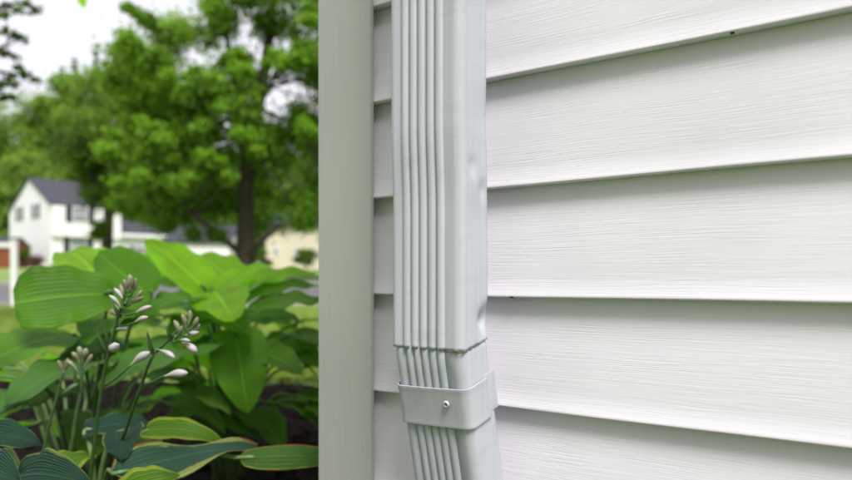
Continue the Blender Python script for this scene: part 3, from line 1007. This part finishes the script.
scape([tuple(cr3 + g((.02, .02, 0))), px(112, 480, .95), px(126, 430, .90), px(140, 390, .87), px(152, 358, .86), px(172, 337, .85), px(188, 320, .85)], .0028, .0013, [
    ((156, 349), (175, 358), 8, .855, -.005, 0, (152, 354)),
    ((162, 377), (188, 373), 11, .855, -.003, 0, (144, 386)),
    ((180, 342), (197, 352), 10, .85, -.004, 0, (172, 338)),
    ((184, 336), (199, 332), 8, .85, .004, 0, None), ((180, 335), (174, 320), 7, .85, .003, 1, None),
    ((186, 330), (182, 314), 7, .85, -.003, 1, None), ((188, 326), (190, 310), 7, .85, .002, 1, None),
    ((190, 330), (198, 317), 7, .85, -.003, 1, None), ((190, 334), (200, 324), 6, .85, .005, 1, None),
    ((176, 338), (182, 326), 6, .845, -.006, 1, None), ((178, 340), (190, 341), 5, .845, -.004, 0, None),
], [((154, 356), (147, 330), .855, .006), ((150, 364), (158, 352), .855, .004), ((172, 340), (166, 326), .85, .005)])
scape([tuple(cr3 + g((-.02, .05, 0))), px(66, 520, 1.0), px(74, 430, 1.0), px(80, 395, 1.0), px(82, 368, 1.0), px(80, 352, 1.0)], .0036, .0022, [
    ((80, 364), (72, 352), 7, 1.0, -.004, 1, None), ((82, 362), (86, 348), 8, 1.0, -.004, 1, None),
    ((80, 360), (79, 346), 8, 1.0, .004, 1, None), ((78, 372), (66, 360), 6, 1.0, .0, 1, None), ((84, 366), (92, 354), 6, 1.0, .0, 1, None),
], [((80, 396), (74, 366), 1.0, .008), ((78, 384), (62, 394), .99, .006)])
scape([tuple(cr3 + g((-.05, .04, 0))), px(36, 520, 1.04), px(46, 440, 1.04), px(56, 400, 1.04), px(64, 370, 1.04)], .0034, .002, [
    ((63, 374), (68, 358), 6, 1.04, -.004, 1, None), ((62, 376), (58, 360), 6, 1.04, -.004, 1, None)], [])

# ------------------------------------------------------------------ trees
def tree(name, label, base, stems, clumps, n_each, leaf, lmat, bark='bark', flat=.86, group=None, twigs=True, cat='tree', upbias=.5, aspect=.62, hollow=2.2, sides=10):
    root = empty(name, base, 0, label, cat, group)
    nodes = []
    for i, (pts, r0, r1) in enumerate(stems):
        mb = MB()
        n = 18
        P = catmull(pts, n)
        rad = [r0 + (r1 - r0) * (k / (n - 1)) ** .8 for k in range(n)]
        if i == 0:
            rad[0] *= 1.35; rad[1] *= 1.12
        P = [Vector(p) + Vector((rng.normal(), rng.normal(), 0)) * r1 * .25 * (k > 0) for k, p in enumerate(P)]
        mb.tube([tuple(p) for p in P], rad, sides)
        mb.build('trunk' if i == 0 else 'limb', M[bark], root, base, smooth=True)
        nodes += [(p, r_) for p, r_ in zip(P, rad)][5 if i == 0 else 2:]
    if twigs and nodes:
        for c, r_, tone in clumps:
            mb = MB()
            c = Vector(c)
            best = min(nodes, key=lambda q: (q[0] - c).length + max(0, q[0].z - c.z) * .8)
            p0 = best[0]
            d = (c - p0)
            md = p0.lerp(c, .55) + Vector((0, 0, -.06 * d.length))
            mb.tube([tuple(q) for q in catmull([p0, md, c, c + d * .08], 6)], list(np.linspace(min(best[1] * .5, .02 + .012 * d.length), .008, 6)), 5, caps=False)
            mb.build('branch', M[bark], root, base, smooth=True)
    P, N, S, V = clump_leaves(clumps, n_each, leaf, flat=flat, upbias=upbias, hollow=hollow)
    cloud('crown', P, N, S, lmat, root, base, aspect=aspect, var=V)
    return root

def inpoly(x, y, poly):
    ins = False
    n = len(poly)
    for i in range(n):
        x0, y0 = poly[i]; x1, y1 = poly[(i + 1) % n]
        if (y0 > y) != (y1 > y) and x < (x1 - x0) * (y - y0) / (y1 - y0) + x0:
            ins = not ins
    return ins
def gen_clumps(poly, gaps, Yc, dY, rpx, count, seed, tone=(.2, .9), clear=()):
    """clumps of foliage filling a crown's outline at its distance, leaving its openings free"""
    rr = random.Random(seed)
    x0 = min(p[0] for p in poly); x1 = max(p[0] for p in poly); y0 = min(p[1] for p in poly); y1 = max(p[1] for p in poly)
    out = []
    tries = 0
    while len(out) < count and tries < 20000:
        tries += 1
        x, y = rr.uniform(x0, x1), rr.uniform(y0, y1)
        if not inpoly(x, y, poly): continue
        r_ = rr.uniform(*rpx)
        if any(math.hypot(x - gx, (y - gy) * 1.2) < gr + r_ * .72 for gx, gy, gr in gaps): continue
        Y = Yc + rr.uniform(-dY, dY)
        if any(abs(x - cx) < hw and cy0 < y < cy1 and Y < Yc + .6 for cx, hw, cy0, cy1 in clear): continue
        out.append((tuple(px(x, y, Y)), r_ * Y / FPX, rr.uniform(*tone)))
    return out

# big maple across the road, behind the hostas
Yb = 27.0
gaps = [(240, 20, 4), (248, 33, 5), (256, 46, 4), (281, 79, 12), (297, 90, 10), (284, 99, 11), (272, 98, 5), (311, 33, 7), (250, 68, 2), (267, 61, 3),
        (190, 2, 12), (172, -6, 12), (302, 163, 4), (312, 158, 3), (276, 236, 6), (292, 240, 8), (310, 240, 8)]
poly = [(112, 52), (131, 38), (150, 36), (177, 26), (210, 12), (218, -70), (225, -150), (330, -190), (470, -120), (470, 205), (330, 222), (280, 214), (225, 226), (160, 222), (128, 206), (150, 180), (118, 150), (122, 110), (108, 80)]
cl = gen_clumps(poly, gaps, Yb, 3.6, (13, 27), 400, 21, clear=[(247, 24, 158, 262)])
cl += [(tuple(px(*q, 25.5)), r_ * 25.5 / FPX, tn) for q, r_, tn in (((128, 8), 6, .5), ((138, 15), 7, .5), ((147, 20), 7, .4), ((156, 26), 8, .4), ((120, 203), 11, .6), ((133, 210), 12, .5), ((165, 226), 12, .3), ((195, 234), 11, .3), ((215, 234), 9, .2), ((180, 215), 14, .3), ((300, 222), 10, .3))]
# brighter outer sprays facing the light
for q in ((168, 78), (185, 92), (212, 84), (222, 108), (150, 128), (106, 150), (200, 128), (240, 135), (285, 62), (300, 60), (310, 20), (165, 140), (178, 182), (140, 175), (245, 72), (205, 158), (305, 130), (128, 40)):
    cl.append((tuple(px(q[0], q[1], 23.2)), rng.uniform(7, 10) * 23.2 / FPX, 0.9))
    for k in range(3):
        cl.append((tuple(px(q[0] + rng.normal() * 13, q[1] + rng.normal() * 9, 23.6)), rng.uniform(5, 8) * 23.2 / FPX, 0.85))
bm = px(247, 276, Yb); bm.z = float(T(0, Yb)) - .05
stems = [
    ([tuple(bm), px(246, 258, Yb), px(246, 225, Yb), px(247, 185, Yb), px(252, 140, Yb), px(261, 95, Yb), px(266, 55, Yb), px(272, 5, Yb), px(278, -80, Yb)], .46, .13),
    ([px(247, 195, Yb), px(242, 150, Yb - .4), px(236, 100, Yb - .5), px(228, 40, Yb - .3), px(219, -5, Yb), px(212, -70, Yb)], .18, .07),
    ([px(246, 262, Yb), px(262, 240, Yb - .8), px(285, 222, Yb - 1.2), px(315, 206, Yb - 1.4), px(360, 180, Yb - 1)], .17, .06),
    ([px(246, 258, Yb), px(225, 240, Yb - .8), px(203, 222, Yb - 1.4), px(178, 195, Yb - 1.6), px(150, 170, Yb - 1.8)], .17, .06),
    ([px(262, 100, Yb), px(285, 60, Yb), px(310, 10, Yb), px(340, -60, Yb)], .10, .04),
    ([px(250, 150, Yb), px(215, 120, Yb - 1), px(180, 90, Yb - 1.4), px(140, 60, Yb - 1.5)], .14, .05),
    ([px(180, 88, Yb - 1.4), px(158, 40, Yb - 1.5), px(146, 20, Yb - 1.5), px(126, 6, Yb - 1.5)], .06, .02),
]
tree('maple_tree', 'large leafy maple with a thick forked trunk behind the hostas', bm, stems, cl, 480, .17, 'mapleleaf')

# darker tree in front of the white house
Y2 = 34.0
poly2 = [(92, 194), (86, 172), (72, 152), (66, 140), (90, 132), (130, 130), (170, 140), (186, 190), (172, 214), (150, 216), (128, 206), (104, 206), (98, 200)]
cl2 = gen_clumps(poly2, [(84, 214, 8), (66, 192, 6)], Y2, 3.2, (9, 17), 90, 31, (.0, .6))
cl2 += [(tuple(px(100, 226, Y2 - 1)), .42, .95), (tuple(px(97, 235, Y2 - 1)), .35, .95)]
b2 = px(107, 268, Y2); b2.z = float(T(0, Y2)) - .05
tree('shade_tree', 'dark green tree with a straight trunk in front of the white house', b2, [
    ([tuple(b2), px(107, 250, Y2), px(108, 215, Y2), px(110, 170, Y2), px(115, 120, Y2)], .40, .12),
    ([px(108, 222, Y2), px(122, 200, Y2 - .6), px(145, 180, Y2 - 1), px(165, 160, Y2 - 1)], .16, .06),
    ([px(108, 205, Y2), px(95, 180, Y2 - .6), px(80, 160, Y2 - 1)], .14, .05)], cl2, 380, .20, 'deepleaf')

# nearer tree off the left edge: sprays of leaves hang into the picture
Y3 = 8.6
b3 = px(-150, 280, Y3); b3.z = float(T(0, Y3)) - .03
cl3 = []
rr = random.Random(5)
for q in ((6, 6), (16, 10), (26, 4), (34, 10), (2, 16), (30, -8), (10, -10), (6, 30), (-8, 34), (14, 36), (22, 38), (4, 54), (-6, 52), (14, 57), (18, 68), (24, 74), (34, 79), (10, 78), (2, 84), (14, 84), (-4, 88), (4, 98), (12, 98), (-14, 70), (-20, 20)):
    cl3.append((tuple(px(q[0], q[1], Y3 + rr.uniform(-.3, .3))), rr.uniform(4.5, 7) * Y3 / FPX, rr.uniform(.0, .6)))
hang = len(cl3)
big3 = []
for i in range(110):
    x, y = rr.uniform(-330, -28), rr.uniform(-260, 110)
    big3.append((tuple(px(x, y, Y3 + rr.uniform(-1.6, 1.6))), rr.uniform(14, 26) * Y3 / FPX, rr.uniform(0, .7)))
st3 = [([tuple(b3), px(-152, 180, Y3), px(-150, 60, Y3), px(-148, -120, Y3)], .20, .06),
       ([px(-150, 100, Y3), px(-90, 50, Y3), px(-40, 22, Y3), px(10, 4, Y3), px(36, 6, Y3)], .07, .008),
       ([px(-150, 120, Y3), px(-70, 60, Y3), px(-20, 45, Y3), px(8, 52, Y3), px(24, 58, Y3)], .06, .006),
       ([px(-150, 140, Y3), px(-70, 90, Y3), px(-20, 72, Y3), px(15, 74, Y3), px(38, 80, Y3)], .06, .006),
       ([px(-150, 60, Y3), px(-70, -10, Y3), px(0, -34, Y3 - .8), px(60, -28, Y3 - 1.6), px(80, -9, Y3 - 1.8)], .06, .005)]
t3 = tree('overhanging_tree', 'tree at the left edge with dark leaf sprays hanging into the white sky', b3, st3, cl3, 46, .062, 'deepleaf', bark='barkd', sides=7)
P, N, S, V = clump_leaves(big3, 220, .075)
cloud('crown', P, N, S, 'deepleaf', t3, b3, var=V)
rws, uvs = blade(px(80, -9, Y3 - 1.8), px(84, 8, Y3 - 1.85), .095, (.2, -.9, .3), arch=.004, fold=.2, heart=.45, blunt=.6)
mb = MB(); mb.grid(rws); lf = mb.build('leaf', M['hostabright'], t3, b3, smooth=True)
ul = lf.data.uv_layers.new(name="UVMap")
for lp in lf.data.loops: ul.data[lp.index].uv = uvs[lp.vertex_index]

# far trees
def far_tree(xc, ytop, ybot, wpx, Y, lmat, label, seed, n=70, each=330, leaf=.46, tone=(.2, .9), name='broadleaf_tree'):
    rr = random.Random(seed)
    poly = []
    for k in range(16):
        a = 6.283 * k / 16
        poly.append((xc + wpx * .62 * math.cos(a) * rr.uniform(.8, 1.1), (ytop + ybot) / 2 + (ybot - ytop) * .5 * math.sin(a) * rr.uniform(.85, 1.05)))
    cs = gen_clumps(poly, [], Y, wpx * .35 * Y / FPX, (wpx * .13, wpx * .24), n, seed, tone)
    b = px(xc, 280, Y); b.z = float(T(0, Y)) - .1
    tree(name, label, b, [([tuple(b), px(xc + 2, (ybot + 270) / 2, Y), px(xc, ybot - (ybot - ytop) * .3, Y), px(xc - 3, ytop + (ybot - ytop) * .25, Y)], .012 * wpx * Y / FPX * 1.6 + .1, .06)],
         cs, each, leaf, lmat, group='trees beyond the houses', sides=7)
FT = [
    (18, 150, 262, 74, 78, 'brightleaf', 'light green tree standing left of the white house', 1),
    (-36, 88, 255, 110, 92, 'farleaf', 'tall pale tree farthest left behind the houses', 2),
    (16, 88, 240, 80, 96, 'farleaf', 'tall tree behind the white house, above its left gable', 3),
    (60, 74, 235, 70, 98, 'farleaf', 'tall pale tree behind the ridge of the white house', 4),
    (100, 66, 240, 78, 94, 'farleaf', 'tall pale tree behind the dark shade tree', 5),
    (142, 84, 245, 88, 90, 'farleaf', 'broad tree behind the white garage, left half', 6),
    (196, 150, 246, 90, 86, 'deepleaf', 'dark tree rising over the garage roof', 7),
    (236, 170, 256, 74, 84, 'farleaf', 'rounded tree seen behind the maple trunk', 8),
    (300, 128, 246, 84, 88, 'farleaf', 'pale tree behind the beige building beside the corner post', 9),
    (360, 120, 250, 100, 88, 'farleaf', 'tree beyond the beige building, hidden partly by the corner post', 10),
    (450, 140, 250, 110, 96, 'farleaf', 'round tree far behind the house corner, beyond the beige building', 11),
    (560, 120, 250, 120, 100, 'deepleaf', 'dark tree far behind the siding wall', 12),
    (680, 135, 250, 120, 100, 'farleaf', 'pale tree farthest right behind the siding wall', 13),
]
for xc, yt, yb, wp, Y, lm, lb, sd_ in FT:
    far_tree(xc, yt, yb, wp, Y, lm, lb, sd_)
def spruce(xc, ytop, Y, wpx, label, seed):
    rr = random.Random(seed)
    b = px(xc, 280, Y); b.z = float(T(0, Y)) - .1
    top = px(xc, ytop, Y)
    cs = []
    Ht = top.z - b.z
    for i in range(90):
        f = 1 - (i / 90) ** .8
        z = b.z + Ht * (.1 + .9 * f)
        r_ = wpx * .5 * Y / FPX * (1 - f) * .9 + .03
        a = i * 2.4
        cs.append(((b.x + math.cos(a) * r_ * .75, b.y + math.sin(a) * r_ * .75, z - .15 * r_), max(.30, r_ * .55), rr.uniform(.1, .9)))
    tree('spruce_tree', label, b, [([tuple(b), tuple(b.lerp(top, .5)), tuple(top)], .2, .02)], cs, 150, .42, 'needle', bark='barkd', flat=.55, group='trees beyond the houses', twigs=False, sides=6)
spruce(75, 60, 104, 34, 'slim spruce spire poking above the far trees, left one', 41)
spruce(96, 46, 106, 40, 'taller spruce spire just left of the maple crown', 42)
spruce(62, 68, 108, 30, 'shortest slim spruce spire at the left of the far trees', 43)

def bush(x, y, Y, rpx, lmat, label, seed, hpx=None, name='shrub', n=9, leaf=.13, each=170):
    rr = random.Random(seed)
    c = px(x, y, Y)
    b = Vector((c.x, Y, float(T(0, Y)) - .03))
    rm = rpx * Y / FPX
    hm = max(.4, c.z + (hpx or rpx) * Y / FPX - b.z)
    cs = []
    for i in range(n):
        a = rr.uniform(0, 6.28); q = rr.uniform(0, .62) ** .5
        cs.append(((b.x + math.cos(a) * rm * q, Y + math.sin(a) * rm * q, b.z + hm * rr.uniform(.25, .72)), rm * rr.uniform(.38, .55), rr.uniform(.1, .9)))
    tree(name, label, b, [([tuple(b), (b.x, Y, b.z + hm * .3), (b.x + .05, Y, b.z + hm * .6)], .05, .02)], cs, each, leaf, lmat, bark='barkd', flat=.8, cat='shrub', sides=6, twigs=True)
bush(36, 263, 57, 9, 'redleaf', 'purple red shrub at the corner of the white house', 61)
bush(24, 258, 60, 7, 'deepleaf', 'dark shrub against the gable wall of the white house', 62, 14)
bush(60, 268, 56.5, 8, 'deepleaf', 'low green shrub under the front window of the white house', 63, 6)
bush(306, 256, 46, 12, 'deepleaf', 'rounded dark bush in front of the beige building', 64, 12, n=14, each=240)
bush(260, 254, 48, 7, 'deepleaf', 'small bush beside the maple trunk', 65, 10)
bush(268, 260, 47, 4, 'redleaf', 'small reddish shrub left of the beige building', 66, 5)

# ------------------------------------------------------------------ far buildings
def gable_house(root, L, D, zb, ze, zr, wallmat, over=.35):
    """local: x along the front (length L), y back (depth D); ridge parallel to the front"""
    mb = MB()
    mb.add([(0,0,zb),(L,0,zb),(L,D,zb),(0,D,zb),(0,0,ze),(L,0,ze),(L,D,ze),(0,D,ze),(0,D/2,zr),(L,D/2,zr)],
           [(0,1,5,4),(1,2,6,9,5),(2,3,7,6),(3,0,4,8,7),(0,3,2,1)])
    mb.build('wall', M[wallmat], root)
    mb = MB()
    sl = (zr - ze) / (D / 2)
    th = .16
    for y0, y1 in ((-over, D / 2), (D + over, D / 2)):
        z0 = ze - over * sl + .02
        mb.add([(-over*.6, y0, z0), (L+over*.6, y0, z0), (L+over*.6, y1, zr+.02), (-over*.6, y1, zr+.02),
                (-over*.6, y0, z0+th), (L+over*.6, y0, z0+th), (L+over*.6, y1, zr+th+.02), (-over*.6, y1, zr+th+.02)],
               [(0,3,2,1),(4,5,6,7),(0,1,5,4),(1,2,6,5),(2,3,7,6),(3,0,4,7)])
    mb.build('roof', M['shingle'], root)
def window(root, x, z, w_, h, y=0.0, shutters=True, face='front', sw=.55):
    """face front: plane y = 0; face gable: plane x = 0"""
    def bx(a0, a1, z0, z1, d0, d1, name, mat, par):
        mb = MB()
        if face == 'front': mb.box((a0, y - d1, z0), (a1, y - d0, z1))
        else: mb.box((y - d1, a0, z0), (y - d0, a1, z1))
        return mb.build(name, M[mat], par)
    f = bx(x - w_/2 - .08, x + w_/2 + .08, z - .08, z + h + .08, .0, .05, 'window', 'housewhite', root)
    bx(x - w_/2, x + w_/2, z, z + h * .48, .051, .06, 'pane', 'glass', f)
    bx(x - w_/2, x + w_/2, z + h * .54, z + h, .051, .06, 'pane', 'glass', f)
    if shutters:
        for s in (-1, 1):
            c = x + s * (w_/2 + .1 + sw/2)
            bx(c - sw/2, c + sw/2, z - .1, z + h + .1, .0, .06, 'shutter', 'shutter', root)
K = px(51, 268, 60.0)
G = px(9.5, 268, 67.0)
gd = Vector((G.x - K.x, G.y - K.y, 0)); D = gd.length
rzH = math.atan2(gd.y, gd.x) - math.pi / 2
zb = float(T(0, 60)) - .3
hroot = empty('white_house', (K.x, K.y, zb), rzH, 'two storey white house with grey gable roof and black shutters', 'house')
ze = px(0, 204, 60).z - zb
zr = px(0, 179, 63.5).z - zb
gable_house(hroot, 6.2, D, 0, ze, zr, 'housewhite', .28)
# slight overhang of the upper floor along the front
mb = MB(); z2 = px(0, 236, 60.0).z - zb
mb.box((0.02, -.34, z2), (6.18, -.002, ze - .12)); mb.build('overhang', M['housewhite'], hroot)
mb = MB()
for i in range(14):
    mb.box((.01, -.36, z2 + .02 + i * .19), (6.19, -.34, z2 + .13 + i * .19))
mb.build('clapboard_edge', M['housewhite'], hroot)
def fx(xp, off=0.0):
    """length along the front where the photo column xp meets it"""
    k = (xp - 426) / FPX
    d = Vector((math.cos(rzH), math.sin(rzH)))
    return (k * K.y - K.x) / (d.x - k * d.y)
x_w = fx(78.5)
window(hroot, x_w, px(0, 222, 62).z - zb, 1.25, 1.3, y=-.362, sw=.52)
window(hroot, x_w, px(0, 257.5, 62).z - zb, 1.35, 1.8, y=0.0, sw=.52)
for yp in (.34, .74):
    window(hroot, D * yp, px(0, 218, 63).z - zb, .75, 1.2, face='gable', sw=.45)
# lower wing to the right
mb = MB(); zw = px(0, 236, 66).z - zb
mb.box((6.21, .6, 0), (12.6, 6.5, zw)); mb.build('wing_wall', M['housewhite'], hroot)
mb = MB()
mb.add([(6.21, .1, zw + .01), (12.9, .1, zw + .01), (12.9, 4, zw + 1.6), (6.21, 4, zw + 1.6), (6.21, .1, zw + .2), (12.9, .1, zw + .2), (12.9, 4, zw + 1.8), (6.21, 4, zw + 1.8)],
       [(0,3,2,1),(4,5,6,7),(0,1,5,4),(1,2,6,5),(2,3,7,6),(3,0,4,7)]); mb.build('wing_roof', M['shingle'], hroot)
mb = MB(); mb.box((6.21, .02, zw - .12), (12.9, .095, zw + .2)); mb.build('wing_gutter', M['housewhite'], hroot)
window(hroot, fx(140) + .3, px(0, 262, 66).z - zb, 1.1, 1.5, y=.6, sw=.4)
# detached garage
Yg = 52.0
g0 = px(166, 270, Yg); g1 = px(228, 270, Yg)
zg = float(T(0, Yg)) - .2
gr = empty('garage', (g0.x, Yg, zg), R(4), 'low white garage with grey roof behind the hosta leaves', 'garage')
Lg = g1.x - g0.x
gable_house(gr, Lg, 5.5, 0, px(0, 242, Yg).z - zg, px(0, 225, Yg).z - zg, 'housewhite', .25)
mb = MB()
for i in range(4):
    mb.box((.5, -.04, .25 + i * .5), (Lg - 1.2, -.002, .25 + i * .5 + .46))
mb.build('garage_door', M['soffit'], gr)
# beige building by the corner post
Yq = 54.0
q0 = px(266, 268, Yq)
zq = float(T(0, Yq)) - .3
br = empty('beige_building', (q0.x, Yq, zq), R(-6), 'low beige building with two small windows beside the corner post', 'building')
gable_house(br, 9.0, 7.0, 0, px(0, 226, Yq).z - zq, px(0, 205, Yq).z - zq, 'beige', .3)
for xp in (276.5, 299):
    xl = (px(xp, 0, Yq).x - q0.x)
    window(br, xl, px(0, 253.5, Yq).z - zq, .38, .42, shutters=False)
# rust stained shed far left
Ys = 58.0
s0 = px(-40, 268, Ys); zs_ = float(T(0, Ys)) - .2
sr = empty('garden_shed', (s0.x, Ys, zs_), R(3), 'rust red wooden shed behind the white fence rail', 'shed')
Ls = px(9, 0, Ys).x - s0.x
gable_house(sr, Ls, 3.0, 0, px(0, 246, Ys).z - zs_, px(0, 238, Ys).z - zs_, 'rust', .2)
for i in range(10):
    mb = MB(); mb.box((.02 + i * Ls / 10, -.03, .15), (Ls / 10 * (i + 1) - .03, -.001, px(0, 247, Ys).z - zs_)); mb.build('plank', M['rust'], sr)

# white post and rail fence at the near side of the road
Yf = 14.4
f0 = px(14.2, 240, Yf)
zf = float(T(0, Yf)) - .06
fr = empty('rail_fence', (f0.x, Yf, zf), 0, 'white post and rail fence at the road edge, far left', 'fence')
Hf = f0.z - zf
for dx in (0, -2.4, -4.8):
    mb = MB(); mb.box((dx - .05, -.05, -.3), (dx + .05, .05, Hf - .05)); mb.box((dx - .062, -.062, Hf - .049), (dx + .062, .062, Hf)); mb.build('post', M['whitepaint'], fr)
for a in (-2.349, -4.749):
    mb = MB(); mb.box((a, -.03, Hf - .16), (a + 2.298, .03, Hf - .06)); mb.build('rail', M['whitepaint'], fr)

# ------------------------------------------------------------------ ground cover
n = 60000
yy = 3.5 + (rng.random(n) ** 1.3) * 11.2
xx = (rng.random(n) * 2.1 - 1.25) * (yy * .72 + .8)
keep = (yy > 3.75 + .18 * np.sin((xx + 3.6) / 6.4 * 9) - .05) | (xx < -3.5)
xx, yy = xx[keep], yy[keep]
P = np.stack([xx, yy, T(xx, yy) + 0.010], 1)
N = np.stack([rng.normal(size=len(xx)), rng.normal(size=len(xx)), .8 * np.ones(len(xx))], 1)
cloud('grass', P, N, .045 + .035 * rng.random(len(xx)), 'grass', aspect=.16, kind='stuff')
n = 5200
yy = .55 + rng.random(n) * 3.2
xx = -3.3 + rng.random(n) * 3.6
zz = np.array([bedfz(a, b) for a, b in zip(xx, yy)]) + .010
P = np.stack([xx, yy, zz], 1)
N = np.stack([rng.normal(size=n) * .5, rng.normal(size=n) * .5, np.ones(n)], 1)
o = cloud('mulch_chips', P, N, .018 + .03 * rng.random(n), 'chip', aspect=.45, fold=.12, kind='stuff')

# unseen greenery added behind the camera to block low sky light from the siding
hd_n = Vector((-math.sin(-RZ), -math.cos(-RZ), 0)); hd_r = Vector((math.cos(RZ), math.sin(RZ), 0))
hb = Vector((W0.x, W0.y, 0)) + hd_n * 4.2
hr = empty('added_hedge', hb, 0, 'unseen added greenery that keeps low sky light off the white siding', 'added_hedge')
hc = []
rh = random.Random(77)
for i in range(330):
    p = hb + hd_r * rh.uniform(-2.8, 3.2) + hd_n * rh.uniform(-.1, 1.0) + Vector((0, 0, rh.uniform(.15, 5.2)))
    hc.append((tuple(p), rh.uniform(.3, .5), rh.uniform(.1, .9)))
for i in range(14):
    mb = MB(); p = hb + hd_r * (-2.5 + i * .5) + hd_n * .35
    mb.tube([tuple(p), tuple(p + Vector((.03, .02, 2.2))), tuple(p + Vector((0, .05, 4.6)))], [.035, .025, .01], 6)
    mb.build('stem', M['barkd'], hr, hb, smooth=True)
P, N, S, V = clump_leaves(hc, 110, .09, flat=.9)
cloud('foliage', P, N, S, 'deepleaf', hr, hb, var=V)
